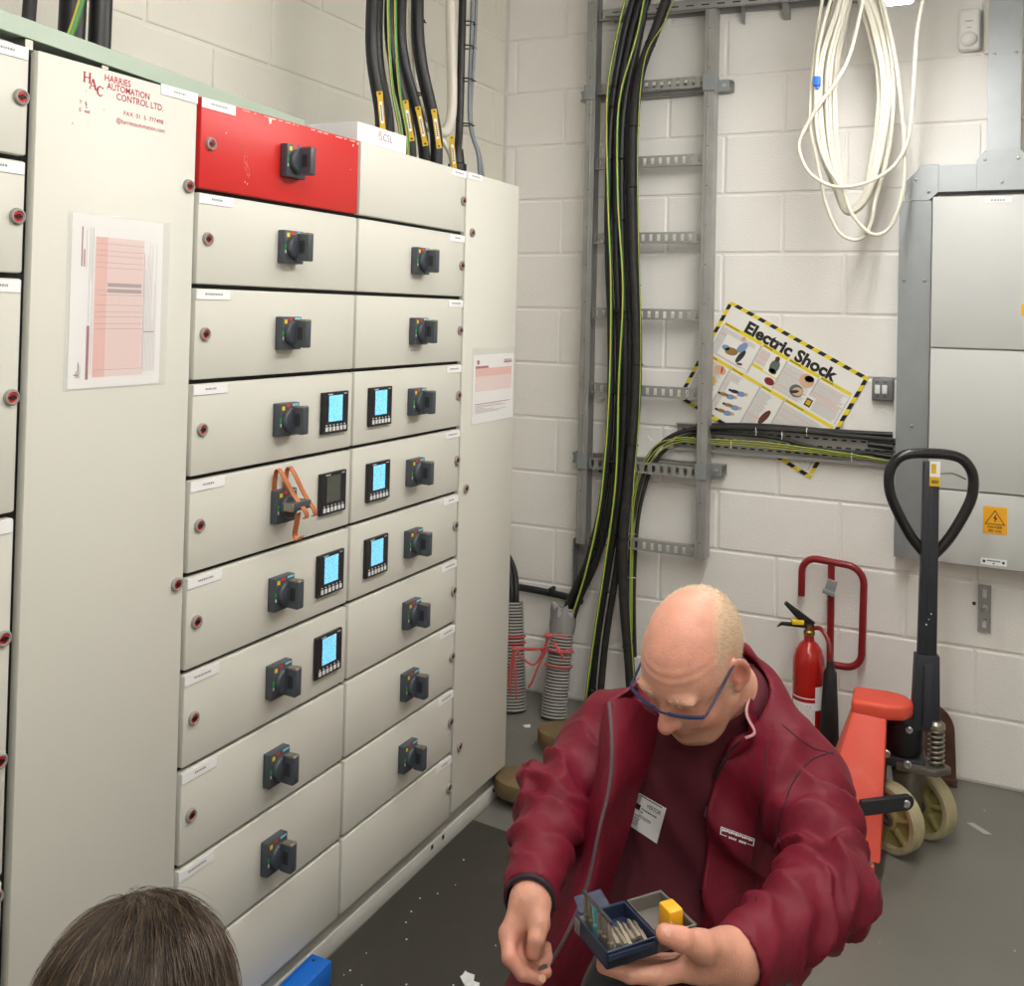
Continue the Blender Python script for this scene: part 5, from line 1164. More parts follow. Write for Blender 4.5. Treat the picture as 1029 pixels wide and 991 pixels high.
# ---------------------------------------------------------------- the man in the red jacket
HP = np.array([0.957, 1.941, 0.967]); HR = rotm(2.814, -0.621, -0.096)                # head position and pose
man = thing('person', (0.99, 2.05, 0.0), 'bald man in red jacket kneeling, looking down at a bit case in his hand', 'person')
def HL(p): return V(HR@np.array(p)+HP)
def head_sdf(P):
    f = Fld(P); ax = np.abs(P[:,0]); PS = P.copy(); PS[:,0] = ax; g = Fld(PS)          # g: mirrored halves
    d = f.ell((0,-0.012,0.032),(0.0775,0.100,0.090))
    d = smin(d, f.ell((0,0.030,0.000),(0.068,0.066,0.080)), 0.03)
    d = smin(d, f.ell((0,0.036,-0.050),(0.058,0.056,0.062)), 0.03)
    d = smin(d, f.ell((0,0.046,-0.086),(0.046,0.042,0.032)), 0.025)
    d = smin(d, f.sph((0,0.078,-0.100),0.014), 0.025)
    d = smin(d, g.sph((0.040,0.058,-0.036),0.022), 0.025)
    d = smin(d, g.ell((0.030,0.086,0.022),(0.026,0.012,0.009)), 0.014)
    d = smax(d, -g.ell((0.032,0.104,0.001),(0.017,0.016,0.012)), 0.012)
    d = smin(d, g.sph((0.031,0.076,-0.001),0.0145), 0.004)
    d = smin(d, f.cone((0,0.088,0.012),(0,0.112,-0.030),0.0085,0.0125), 0.012)
    d = smin(d, f.sph((0,0.113,-0.033),0.0135), 0.006)
    d = smin(d, g.sph((0.0125,0.102,-0.036),0.0090), 0.005)
    d = smax(d, -g.sph((0.0065,0.110,-0.047),0.0038), 0.003)
    d = smin(d, f.ell((0,0.086,-0.060),(0.026,0.014,0.012)), 0.012)
    d = smin(d, f.ell((0,0.094,-0.0635),(0.020,0.0075,0.0048)), 0.004)
    d = smin(d, f.ell((0,0.091,-0.0745),(0.018,0.0080,0.0055)), 0.005)
    d = smax(d, -f.ell((0,0.101,-0.0690),(0.022,0.008,0.0014)), 0.003)
    d = smin(d, g.cone((0.058,0.010,-0.058),(0.030,0.060,-0.096),0.014,0.014), 0.03)
    d = smin(d, f.ell((0,0.028,-0.108),(0.044,0.042,0.020)), 0.03)
    # ears
    EA = [[0.85,0.527,0],[0.527,-0.85,0],[0,0,1]]; ec = np.array([0.0845,-0.010,0.000])
    e = g.ell(ec,(0.0060,0.0200,0.0335),EA)
    e = smin(e, g.sph((0.0775,0.000,-0.030),0.0080), 0.008)
    e = smax(e, -g.ell(ec+np.array([0.0060,0.0050,0.002]),(0.0078,0.0125,0.0215),EA), 0.003)
    d = smin(d, e, 0.008)
    n = f.cone((0,-0.026,-0.050),(0,-0.060,-0.205),0.058,0.064); d = smin(d, n, 0.03)
    d += 0.0006*np.sin(P[:,2]*420)*np.exp(-((P[:,2]-0.062)/0.016)**2)*np.clip(P[:,1]*18,0,1)      # forehead creases
    return d
def blend(c, t, m): return c+(t-c)*m[:,None]
def gauss(P, c, s): q = P-np.array(c); return np.exp(-(q*q).sum(1)/(2*s*s))
def hair_mask(P):
    ax = np.abs(P[:,0]); line = -0.055+0.082*np.clip((ax-0.030)/0.042,0,1)**1.3-0.25*np.clip(P[:,2]-0.07,0,1)
    m = np.clip((line+0.012-P[:,1])/0.040,0,1)*np.clip((P[:,2]+0.045+0.6*np.clip(0.02-P[:,1],0,0.05))/0.02,0,1)
    side = np.clip((ax-0.060)/0.01,0,1)*np.clip((0.028-P[:,1])/0.01,0,1)*np.clip((P[:,2]+0.030)/0.01,0,1)*np.clip((0.055-P[:,2])/0.02,0,1)
    return np.clip(np.maximum(m, side*0.8),0,1)*np.clip((0.0785-ax)/0.003,0,1)
def head_tint(P):
    c = np.tile(lc3(219,165,142), (len(P),1))
    c = blend(c, lc3(228,160,140), 0.7*np.clip((P[:,2]-0.03)/0.05,0,1)*np.clip((P[:,1]+0.06)/0.05,0,1))
    c = blend(c, lc3(214,136,124), 0.8*gauss(P,(0,0.115,-0.032),0.016)); AX = P.copy(); AX[:,0] = np.abs(AX[:,0])
    c = blend(c, lc3(216,124,110), 0.75*gauss(AX,(0.086,-0.01,0.0),0.022)); c = blend(c, lc3(206,134,116), 0.4*gauss(AX,(0.045,0.07,-0.035),0.025))
    c = blend(c, lc3(190,150,128), 0.55*np.clip(-(P[:,2]+0.048)/0.02,0,1)*np.clip((P[:,1]-0.01)/0.04,0,1)); c = blend(c, lc3(176,92,88), 0.7*gauss(P,(0,0.096,-0.069),0.010))
    c = blend(c, lc3(190,160,128), 0.35*np.exp(-((AX[:,2]-0.024)/0.005)**2)*np.exp(-((AX[:,0]-0.032)/0.02)**2)*(P[:,1] > 0.07))
    c = blend(c, lc3(224,200,172), 0.75*hair_mask(P)); return c
hv, hq = nets(head_sdf, (-0.105,-0.135,-0.215), (0.105,0.140,0.135), 0.0026)
def hands_l(P):
    f = Fld(P); k = lambda *a: np.array(K(*a)); d = f.cone(k(756,962,1.325),k(738,962,1.30),0.034,0.031)
    d = smin(d, f.cone(k(738,962,1.30),k(706,964,1.275),0.030,0.026), 0.02)
    for (a,b) in (((736,962,1.30),(694,974,1.262)),((736,962,1.305),(692,972,1.285)),((736,962,1.315),(690,968,1.308)),((736,964,1.325),(692,965,1.33))): d = smin(d, f.cone(k(*a),k(*b),0.022,0.0145), 0.016)
    d = smin(d, f.cone(k(728,955,1.285),k(704,950,1.240),0.022,0.0170), 0.022)
    th = smin(f.cone(k(706,952,1.243),k(684,944,1.224),0.0160,0.0135), f.cone(k(684,944,1.224),k(668,938.5,1.222),0.0138,0.0118), 0.006); d = smin(d, th, 0.012)
    for i,(q) in enumerate([[(694,974,1.262),(662,981,1.245),(633,979,1.245),(606,971,1.252)],[(692,972,1.285),(656,978,1.272),(630,974,1.275),(606,966,1.283)],[(690,968,1.308),(660,972,1.302),(636,968,1.308),(616,961,1.318)],[(692,965,1.33),(668,967,1.33),(650,963,1.337),(634,957,1.345)]]):
        r = [0.0128,0.0112,0.0102,0.0088] if i < 3 else [0.011,0.0098,0.009,0.008]
        fg = f.cone(k(*q[0]),k(*q[1]),r[0],r[1])
        for s_ in (1,2): fg = smin(fg, f.cone(k(*q[s_]),k(*q[s_+1]),r[s_],r[s_+1]), 0.005)
        d = smin(d, fg, 0.007)
    return d
def hands_r(P):
    f = Fld(P); k = lambda *a: np.array(K(*a)); d = f.cone(k(533,896,1.466),k(533,906,1.452),0.0275,0.0275)
    for (b,r) in (((512,938,1.424),0.0150),((517,940,1.436),0.0150),((525,940,1.450),0.0142),((532,938,1.462),0.0140)): d = smin(d, f.cone(k(532,906,1.452),k(*b),0.0215,r), 0.015)
    d = smin(d, f.cone(k(540,908,1.447),k(542,928,1.420),0.0165,0.0148), 0.014)
    th = smin(f.cone(k(542,928,1.420),k(539,944,1.404),0.0138,0.0122), f.cone(k(539,944,1.404),k(536.5,957,1.400),0.0124,0.0104), 0.006); d = smin(d, th, 0.009)
    for i,q in enumerate([[(510,938,1.424),(512,962,1.396),(525,978,1.392),(542,984,1.399)],[(516,941,1.434),(521,967,1.412),(537,979,1.412),(549,977,1.420)],[(525,941,1.450),(532,964,1.436),(545,971,1.437),(550,963,1.446)],[(532,938,1.462),(540,956,1.455),(548,959,1.456),(549,952,1.462)]]):
        r = [0.0124,0.0108,0.0098,0.0084] if i < 3 else [0.0115,0.0100,0.0092,0.0082]
        fg = f.cone(k(*q[0]),k(*q[1]),r[0],r[1])
        for s_ in (1,2): fg = smin(fg, f.cone(k(*q[s_]),k(*q[s_+1]),r[s_],r[s_+1]), 0.005)
        d = smin(d, fg, 0.006)
    return d
def bounds(pts, pad): A = np.array([np.array(K(*p)) for p in pts]); return A.min(0)-pad, A.max(0)+pad
llo, lhi = bounds([(760,962,1.33),(604,970,1.25),(668,936,1.22),(634,957,1.345),(662,981,1.245)], 0.045)
rlo, rhi = bounds([(534,886,1.475),(510,938,1.42),(545,985,1.395),(549,955,1.465)], 0.045)
# torso frame
SHL, SHR = np.array(K(806,788,1.70)), np.array(K(612,750,1.88)); NB = np.array(HL((0,-0.050,-0.185)))
PV = np.array(K(712,930,2.0)); BE = np.array(K(688,905,1.83)); CH = np.array(K(695,815,1.845))
ts = SHL-SHR; ts[2] *= 0.3; ts /= np.linalg.norm(ts); tu = CH-PV; tu -= ts*(tu@ts); tu /= np.linalg.norm(tu); tf = np.cross(tu, ts); tf /= np.linalg.norm(tf)
if tf@(CAM-CH) < 0: tf = -tf
TA = np.array([ts, tf, tu])
def torso(P, g=0.0):
    f = Fld(P); d = f.ell(CH,(0.185+g,0.130+g,0.175+g),TA)
    d = smin(d, f.ell(BE,(0.160+g,0.150+g,0.155+g),TA), 0.06); d = smin(d, f.ell(PV,(0.185+g,0.150+g,0.135+g),TA), 0.06)
    up_ = np.array([0,0,0.02])
    for q_, r_ in ((SHL-ts*0.02,0.056),(SHR+ts*0.02,0.053)): d = smin(d, f.cone(NB-up_,q_+up_*0.6,0.050+g,r_+g), 0.04)
    d = smin(d, f.cone(SHL-ts*0.02,SHR+ts*0.02,0.062+g,0.062+g), 0.06); d = smin(d, f.cone(NB,CH,0.070+g,0.10+g), 0.05); return d
def waves(P):
    x_ = P@ts.astype(F4); r_ = 1-np.sqrt(np.sin(x_*26+P[:,2]*7+1.2*np.sin(P[:,2]*13+x_*5))**2+0.01)
    return -0.010*(r_-0.35)+ 0.0035*np.sin(P[:,2]*46+9*P[:,0]+3*np.sin(P[:,0]*17+P[:,1]*11))+0.003*np.sin((P@ts.astype(F4))*58+P[:,2]*9+2*np.sin(P[:,2]*21))
def shirt(P):
    d = torso(P)+0.7*waves(P); neck = Fld(P).cone(NB,HL((0,-0.035,-0.110)),0.074,0.066)
    q = (P-np.array(HL((0,-0.03,-0.135)),F4))@(np.array(HR)[:,2]).astype(F4)                                 # crew neck ends on this plane
    return np.maximum(smin(d, neck, 0.04), smax(q, -1e3*np.ones_like(q), 0.001)) if False else smin(d, np.maximum(neck, q), 0.03)
ELL, ELR = np.array(K(836,893,1.475)), np.array(K(556,806,1.70)); WRL, WRR = np.array(K(741,966,1.302)), np.array(K(533,901,1.462))
def hand_tint(P, tips):
    c = np.tile(lc3(210,152,130), (len(P),1))
    for t in tips: c = blend(c, lc3(214,138,122), 0.6*gauss(P, np.array(K(*t)), 0.011))
    return c
def body_sdf(P):
    """head, neck, chest, arms and hands in one field"""
    f = Fld(P); d = head_sdf(((P-HP.astype(F4))@HR.astype(F4)).astype(F4)); d = smin(d, f.cone(NB,CH,0.062,0.085), 0.03)
    d = smin(d, f.cone(SHL-ts*0.03,SHR+ts*0.03,0.045,0.045), 0.04)
    for a, b, c, r in ((SHL,ELL,WRL,0),(SHR,ELR,WRR,0)): d = smin(d, f.cone(a,b,0.045,0.038), 0.02); d = smin(d, f.cone(b,c,0.036,0.026), 0.02)
    d = smin(d, hands_l(P), 0.004); return smin(d, hands_r(P), 0.004)
Bp = np.array([SHL,SHR,ELL,ELR,CH]); blo = np.minimum.reduce([Bp.min(0)-0.10, llo, rlo, HP-0.18]); bhi = np.maximum.reduce([Bp.max(0)+0.10, lhi, rhi, HP+0.17])
bv, bq = nets(body_sdf, blo, bhi, 0.0027)
hloc = (bv-HP)@HR; near_head = (np.linalg.norm(hloc,axis=1) < 0.25)
cl = hand_tint(bv,[(668,938,1.222),(606,971,1.252),(684,944,1.224),(542,984,1.399),(536,957,1.4),(549,977,1.42),(512,962,1.396),(510,938,1.424)]); cl[near_head] = head_tint(hloc[near_head])
bo = raw_obj('body', bv, bq, 'skin', man, lambda P: cl)
# nails
def nail(p, nrm, along, w_, l_):
    n = V(nrm).normalized(); a = V(along); a = (a-n*a.dot(n)).normalized(); X = frame(V(p), a, n.cross(a)); b = MB(); b.sphere((0,0,0),(l_,w_,0.0016),10,0,X); return b.build('nail','nail_pink',man)
mat('nail_pink', S(220,168,148), 0.35)
toc = lambda p: (V(CAM)-V(p)).normalized()
for (a, b_, r) in (((684,944,1.224),(668,938.5,1.222),0.0112),((633,979,1.245),(606,971,1.252),0.0082),((525,978,1.392),(542,984,1.399),0.0086)):
    p, q = V(K(*a)), V(K(*b_)); n = (toc(q)+V((0,0,0.35))).normalized(); dd = (q-p).normalized(); n = (n-dd*n.dot(dd)).normalized()
    nail(q+n*(r-0.0006), n, dd, 0.0055, 0.0070)

lo = np.minimum.reduce([SHL,SHR,PV,BE,CH])-0.24; hi = np.maximum.reduce([SHL,SHR,PV,BE,CH,NB])+0.24
sdf_obj('shirt', shirt, lo, hi, 0.0065, 'shirt_red', man)
def sleeve(P, a, b, ra, rb, fr, ph, amp, tilt, grow=1):
    a = np.array(a,F4); b = np.array(b,F4); dv = b-a; L_ = float(np.sqrt(dv@dv)); dn = dv/L_; q = P-a; t = np.clip((q@dn)/L_,0,1); r_ = q-t[:,None]*dv
    rr_ = np.sqrt((r_*r_).sum(1))+1e-6; u_ = np.cross(dn,np.array([0.3,0.2,0.93],F4)); u_ /= np.linalg.norm(u_); w_ = np.cross(dn,u_); an = np.arctan2(r_@w_, r_@u_)
    rid = lambda x: 1-np.sqrt(np.sin(x)**2+0.004); x_ = t*L_*fr*0.5
    n1 = 0.8*np.sin(an*2+x_*0.7+ph)+0.5*np.sin(an*3-x_*1.3+2*ph)
    w_t = (0.30+0.70*t) if grow > 0 else (1.0-0.92*t)
    fold = amp*w_t*(1.5*rid(x_+ph+tilt*np.sin(an+ph)+0.6*n1)+0.9*rid(x_*0.55-1.2*np.sin(an*1.0+2.0+ph)+0.5*n1+1.0)-0.9)
    return rr_-(ra+(rb-ra)*t)-fold
poly = [K(u,v,1.66) for u,v in ((640,690),(626,720),(622,790),(604,850),(574,920),(548,1000),(530,1100),(690,1100),(698,1000),(702,925),(703,880),(706,827),(715,790),(728,761),(748,742),(742,700))]
poly2 = np.array([[(np.array(p)-CH)@ts, (np.array(p)-CH)@tu] for p in poly])
def poly_sd(x, y, pl):
    d = np.full(x.shape, 1e9, F4); s_ = np.ones(x.shape, F4); n = len(pl)
    for i in range(n):
        a, b = pl[i], pl[i-1]; e = b-a; wx, wy = x-a[0], y-a[1]; t = np.clip((wx*e[0]+wy*e[1])/(e@e),0,1); bx, by = wx-e[0]*t, wy-e[1]*t; d = np.minimum(d, bx*bx+by*by)
        c1 = y >= a[1]; c2 = y < b[1]; c3 = e[0]*wy > e[1]*wx; fl = (c1&c2&c3)|(~c1&~c2&~c3); s_[fl] *= -1
    return s_*np.sqrt(d)
def jacket(P):
    f = Fld(P); d = torso(P, 0.024)+waves(P)*1.5
    q = P-CH.astype(F4); op = poly_sd(q@ts.astype(F4), q@tu.astype(F4), poly2); op = np.maximum(op, -(q@tf.astype(F4))-0.02)
    d = smax(d, -op, 0.010)
    neckhole = f.cone(NB,HL((0,-0.03,-0.08)),0.080,0.080); d = smax(d, -neckhole, 0.012)
    aL = smin(sleeve(P,SHL,ELL,0.079,0.063,92,0.6,0.0165,2.4), sleeve(P,ELL,WRL,0.063,0.046,104,2.1,0.0165,2.2,-1), 0.022)
    aR = smin(sleeve(P,SHR,ELR,0.079,0.062,90,1.4,0.0160,2.4), sleeve(P,ELR,WRR,0.062,0.042,104,0.2,0.0160,2.2,-1), 0.022)
    out = []
    for a_, w_, e_, rc in ((aL,WRL,ELL,0.038),(aR,WRR,ELR,0.034)):                                    # sleeves end square at the cuffs, hollow inside
        ax_ = (w_-e_)/np.linalg.norm(w_-e_); s_ = (P-w_.astype(F4))@ax_.astype(F4); a_ = np.maximum(a_, s_-0.004); out.append(smax(a_, -f.cone(w_-ax_*0.018,w_+ax_*0.05,rc,rc), 0.003))
    d = smin(d, out[0], 0.030); d = smin(d, out[1], 0.030)
    return d
pts_ = np.array([SHL,SHR,PV,BE,CH,NB,ELL,ELR,WRL,WRR]); lo, hi = pts_.min(0)-0.19, pts_.max(0)+0.12; lo[2] = max(lo[2], 0.14)
jk = sdf_obj('jacket', jacket, lo, hi, 0.0050, 'jacket_red', man)

def sheet(name, rows, m, parent, th=0.004, nu=6, nv=5, bulge=None):
    """a curved cloth sheet with thickness from rows of points"""
    G_ = [spline(r, nv) for r in rows]; C_ = [spline([g_[j] for g_ in G_], nu) for j in range(len(G_[0]))]; nr, nc = len(C_[0]), len(C_); A = np.array([[np.array(C_[j][i]) for j in range(nc)] for i in range(nr)])
    du = np.gradient(A,axis=0); dv = np.gradient(A,axis=1); N_ = np.cross(du,dv); N_ /= np.linalg.norm(N_,axis=2,keepdims=True)+1e-9
    if bulge is not None: A = A+N_*bulge(np.linspace(0,1,nr)[:,None],np.linspace(0,1,nc)[None,:])[...,None]
    T_, B_ = (A+N_*th*0.5).reshape(-1,3), (A-N_*th*0.5).reshape(-1,3); n = nr*nc; b = MB(); fs = []
    for i in range(nr-1):
        for j in range(nc-1): k = i*nc+j; fs.append((k,k+1,k+nc+1,k+nc)); fs.append((n+k,n+k+nc,n+k+nc+1,n+k+1))
    for i in range(nr-1): 
        for j in (0,nc-1): k = i*nc+j; fs.append((k,k+nc,n+k+nc,n+k))
    for j in range(nc-1):
        for i in (0,nr-1): k = i*nc+j; fs.append((k,k+1,n+k+1,n+k))
    b.add(list(map(tuple,np.concatenate([T_,B_]))), fs); return b.build(name, m, parent, angle=70)
# hanging front panel on his right side: folded back at the top, swinging free below
rows = [[K(608,712,1.735),K(612,706,1.725),K(634,702,1.735),K(664,716,1.765)],
        [K(602,760,1.690),K(615,750,1.662),K(636,752,1.690),K(654,756,1.735)],
        [K(594,800,1.675),K(612,792,1.632),K(630,795,1.675),K(642,798,1.715)],
        [K(582,842,1.655),K(602,834,1.605),K(617,838,1.655),K(628,840,1.695)],
        [K(562,885,1.640),K(589,892,1.580),K(602,895,1.630),K(613,900,1.675)],
        [K(541,925,1.620),K(568,942,1.555),K(586,948,1.610),K(598,950,1.660)],
        [K(518,972,1.600),K(543,985,1.540),K(566,990,1.590),K(584,990,1.645)],
        [K(500,1015,1.585),K(525,1025,1.525),K(552,1030,1.580),K(575,1030,1.630)]]
fp = sheet('jacket_front_panel', rows, 'jacket_red', man, 0.005, 5, 5, lambda a,b: 0.003*np.sin(a*22+b*5))
b = MB(); b.tube(spline([r[1]+toc(r[1])*0.004 for r in rows],5),0.0032,8); b.build('zip_piping','piping_grey',man)
rows2 = [[r[1]+toc(r[1])*0.0045,r[1].lerp(r[2],0.5)+toc(r[2])*0.004,r[2].lerp(r[3],0.1)+toc(r[2])*0.004] for r in rows[:3]]
# collar
top = [(749,742,1.665),(758,736,1.668),(750,716,1.690),(756,690,1.745),(757,668,1.810),(750,655,1.880),(722,652,1.955),(672,664,1.955),(646,680,1.885),(632,692,1.80),(613,704,1.722)]
bot = [(722,768,1.690),(742,758,1.680),(768,748,1.715),(778,730,1.780),(778,712,1.850),(768,700,1.925),(722,694,1.995),(664,700,1.985),(636,708,1.905),(622,716,1.830),(612,722,1.730)]
sheet('collar', [[K(*p) for p in top],[K(*p).lerp(K(*q),0.5)+V(tf)*0.004 for p,q in zip(top,bot)],[K(*q) for q in bot]], 'jacket_red', man, 0.006, 4, 5)
b = MB(); b.tube(spline([K(*p) for p in top[:6]],6),0.0028,8); b.build('collar_piping','piping_pale',man)
# cuffs
for w_, e_, nm in ((WRR,ELR,1),):
    ax_ = V((w_-e_)/np.linalg.norm(w_-e_)); X = Matrix.Translation(V(w_)) @ ax_.to_track_quat('Z','Y').to_matrix().to_4x4(); b = MB(); r_ = 0.0400
    b.lathe([(r_,-0.020),(r_-0.001,0.010),(r_-0.005,0.011),(r_-0.006,-0.02)],28,0,X,caps=False); b.build('cuff','cuff_dark',man)

def trace(sdf, uv, d0, d1, n=70):
    uv = np.array(uv); R_ = FW+RT*((uv[:,:1]-CPX)/CF)-UP*((uv[:,1:]-CPY)/CF); t = np.full(len(uv), d0)
    for _ in range(n): s_ = sdf((CAM+R_*t[:,None]).astype(F4)); t = np.minimum(t+0.6*np.maximum(s_,-0.01), d1)
    return CAM+R_*t[:,None], t
def decal(name, sdf, corners, shapes, mats, parent, lift=0.0015, d0=1.4, d1=2.0, off=None):
    """flat print laid on the cloth: shapes in unit square (x right, y down) dropped onto the surface"""
    b = MB(); (a_, b_, c_, d_) = [np.array(c, float) for c in corners]
    for vs, fs, m_, lf in shapes:
        vs = np.array(vs, float); x, y = vs[:,:1], vs[:,1:2]; uv = (a_*(1-x)+b_*x)*(1-y)+(d_*(1-x)+c_*x)*y; P, t = trace(sdf, uv, d0, d1)
        P = P+(CAM-P)/np.linalg.norm(CAM-P,axis=1,keepdims=True)*(lift+lf); b.add(list(map(tuple,P)), fs, m_)
    return b.build(name, mats, parent, smooth=False)
def gridshape(nx, ny, m_, lf, x0=0, y0=0, x1=1, y1=1): return ([(x0+(x1-x0)*i/nx, y0+(y1-y0)*j/ny) for j in range(ny+1) for i in range(nx+1)], [(j*(nx+1)+i,j*(nx+1)+i+1,(j+1)*(nx+1)+i+1,(j+1)*(nx+1)+i) for j in range(ny) for i in range(nx)], m_, lf)
def textshape(s, x, y, w_, h_, m_, lf, bold=0.0):
    vs, fs = text_geo(s, 1.0, bold); xs = [v[0] for v in vs]; ys = [v[1] for v in vs]; x0_, x1_, y0_, y1_ = min(xs), max(xs), min(ys), max(ys)
    return ([(x+w_*(v[0]-x0_)/(x1_-x0_), y+h_*(1-(v[1]-y0_)/(y1_-y0_))) for v in vs], fs, m_, lf)
sh = [gridshape(8,8,0,0.0), textshape('VISITOR',0.42,0.16,0.46,0.11,1,0.0006,0.01), gridshape(3,3,2,0.0004,0.02,0.07,0.20,0.36), gridshape(3,2,3,0.0006,0.02,0.30,0.26,0.46)]
rq_ = random.Random(8)
for (x, y, w_) in [(0.10,0.03,0.75),(0.30,0.36,0.48),(0.30,0.45,0.07),(0.30,0.55,0.36),(0.12,0.60,0.55),(0.08,0.68,0.26),(0.08,0.74,0.24),(0.06,0.80,0.28),(0.06,0.86,0.28)]:
    xx = x
    while xx < x+w_: l_ = 0.02+rq_.random()*0.05; sh.append(gridshape(1,1,1 if y < 0.5 else 4,0.0006,xx,y,min(xx+l_,x+w_+0.01),y+0.035)); xx += l_+0.012
decal('visitor_badge', shirt, [(640,795.4),(669.6,812.4),(660,848),(627.6,826.4)], sh, ['label_white','ink_dark','poster_grey','poster_black','ink_grey'], man)['label'] = 'white visitor sticker on the shirt'
sh = []
for (x0_,y0_,x1_,y1_) in [(0,0,0.03,1),(0.97,0,1,1),(0,0,1,0.08),(0,0.92,0.2,1),(0.8,0.92,1,1)]: sh.append(gridshape(6 if x1_-x0_ > 0.1 else 1,2,0,0.0,x0_,y0_,x1_,y1_))
for k in range(14): sh.append(gridshape(1,1,0,0.0003,0.05+k*0.065,0.14+0.04*(k%2),0.10+k*0.065,0.50-0.04*(k%3)))
for k in range(4): sh.append(gridshape(1,1,0,0.0003,0.26+k*0.06,0.86,0.30+k*0.06,1.12))
for k in range(3): sh.append(gridshape(1,1,0,0.0003,0.56+k*0.075,0.84,0.62+k*0.075,1.14))
decal('jacket_logo', jacket, [(724.5,830.5),(758.5,843),(757.5,850.5),(723.5,838.5)], sh, ['piping_pale_print'] if 'piping_pale_print' in M else ['label_white'], man, 0.002)['label'] = 'pale embroidered logo'
def seamline(name, sdf, uvs, m_, r_=0.0016, d0=1.4, d1=2.1):
    P, t = trace(sdf, np.array([(p.x,p.y) for p in spline([(u,v,0) for u,v in uvs],6)]), d0, d1); ok = t < d1-0.01; b = MB(); b.tube([V(p) for p,o_ in zip(P,ok) if o_], r_, 6); return b.build(name, m_, man)
zp = seamline('zip', jacket, [(747,744),(729,762),(716,790),(708,827),(705,880),(704,925),(700,975)], 'cuff_dark', 0.0035)
seamline('shoulder_seam', jacket, [(786,728),(800,740),(818,752),(838,758)], 'cuff_dark', 0.0012)
seamline('armhole_seam', jacket, [(838,756),(815,764),(795,790),(783,830),(782,860)], 'cuff_dark', 0.0012)
seamline('princess_seam', jacket, [(772,745),(765,800),(757,860),(760,905)], 'cuff_dark', 0.0012)
b = MB(); P, t = trace(jacket, [(706,828)], 1.4, 2.1); p = V(P[0])+toc(P[0])*0.004; b.sphere(p,(0.004,0.004,0.006),8); b.tube([p,p-V((0,0,0.022))],0.0022,6); b.build('zip_puller','steel',man)

# trousers and boots (kneeling, seated on the heels)
fh = np.array([tf[0],tf[1],0.0]); fh /= np.linalg.norm(fh); sh_ = np.array([ts[0],ts[1],0.0]); sh_ /= np.linalg.norm(sh_)
hipz = PV.copy()
def knee(s): k_ = hipz+fh*0.37+sh_*s*0.15; k_[2] = 0.085; return k_
def ank(s): a_ = knee(s)-fh*0.40; a_[2] = 0.075; return a_
def trousers(P):
    f = Fld(P); d = f.ell(PV-tu*0.02,(0.175,0.145,0.135),TA)
    for s in (-1,1):
        h_ = PV+sh_*s*0.09-np.array([0,0,0.02]); d = smin(d, f.cone(h_,knee(s),0.098,0.070), 0.04); d = smin(d, f.cone(knee(s),ank(s),0.068,0.052), 0.03)
    d = d+0.004*np.sin(P[:,2]*70+P[:,0]*23+2*np.sin(P[:,1]*31)); return np.maximum(d, 0.0125-P[:,2])
A_ = np.array([PV,knee(1),knee(-1),ank(1),ank(-1)]); sdf_obj('trousers', trousers, np.maximum(A_.min(0)-0.17,[-9,-9,-0.02]), A_.max(0)+0.17, 0.009, 'trouser_grey', man)
for s in (-1,1):
    a_ = ank(s); toe = a_-fh*0.13; toe[2] = 0.045
    def boot(P): f = Fld(P); d = smin(f.cone(a_,toe,0.055,0.044), f.cone(a_,a_-fh*0.02+np.array([0,0,0.03]),0.055,0.05), 0.02); return np.maximum(d, 0.0055-P[:,2])
    sdf_obj('boot', boot, np.minimum(a_,toe)-0.09, np.maximum(a_,toe)+0.09, 0.008, 'boot_black', man)

# spectacles
def hl_tube(pts, r, m, name, n=8, seg=6, closed=False): b = MB(); b.tube(spline([HL(p) for p in pts], seg, closed), r, n, closed=closed); return b.build(name, m, gls, angle=60)
gls = put(bpy.data.objects.new('spectacles', None), 'spectacles', man, HL((0,0.1,0)))
for s in (-1,1):
    yb = 0.110
    hl_tube([(s*0.013,yb,0.004),(s*0.040,yb-0.004,0.007),(s*0.062,yb-0.012,0.007),(s*0.073,yb-0.019,0.006)],0.0030,'glasses_blue','brow_bar')
    hl_tube([(s*0.071,yb-0.017,0.006),(s*0.0745,0.084,0.007),(s*0.078,0.040,0.014),(s*0.0815,0.004,0.024),(s*0.0825,-0.010,0.026),(s*0.0825,-0.026,0.016),(s*0.081,-0.036,-0.004)],0.0021,'glasses_blue','temple')
    b = MB(); lp_ = [(s*0.013,yb,0.005),(s*0.066,yb-0.014,0.006),(s*0.070,yb-0.017,-0.002),(s*0.065,yb-0.014,-0.017),(s*0.042,yb-0.004,-0.022),(s*0.018,yb,-0.018)]
    b.add([HL(p) for p in lp_]+[HL((p[0],p[1]-0.0012,p[2])) for p in lp_],[tuple(range(6)),tuple(range(6,12))[::-1]]+[(i,(i+1)%6,6+(i+1)%6,6+i) for i in range(6)]); b.build('lens','lens',gls,smooth=False)
hl_tube([(-0.013,0.110,0.004),(0,0.113,0.006),(0.013,0.110,0.004)],0.0019,'glasses_blue','bridge')

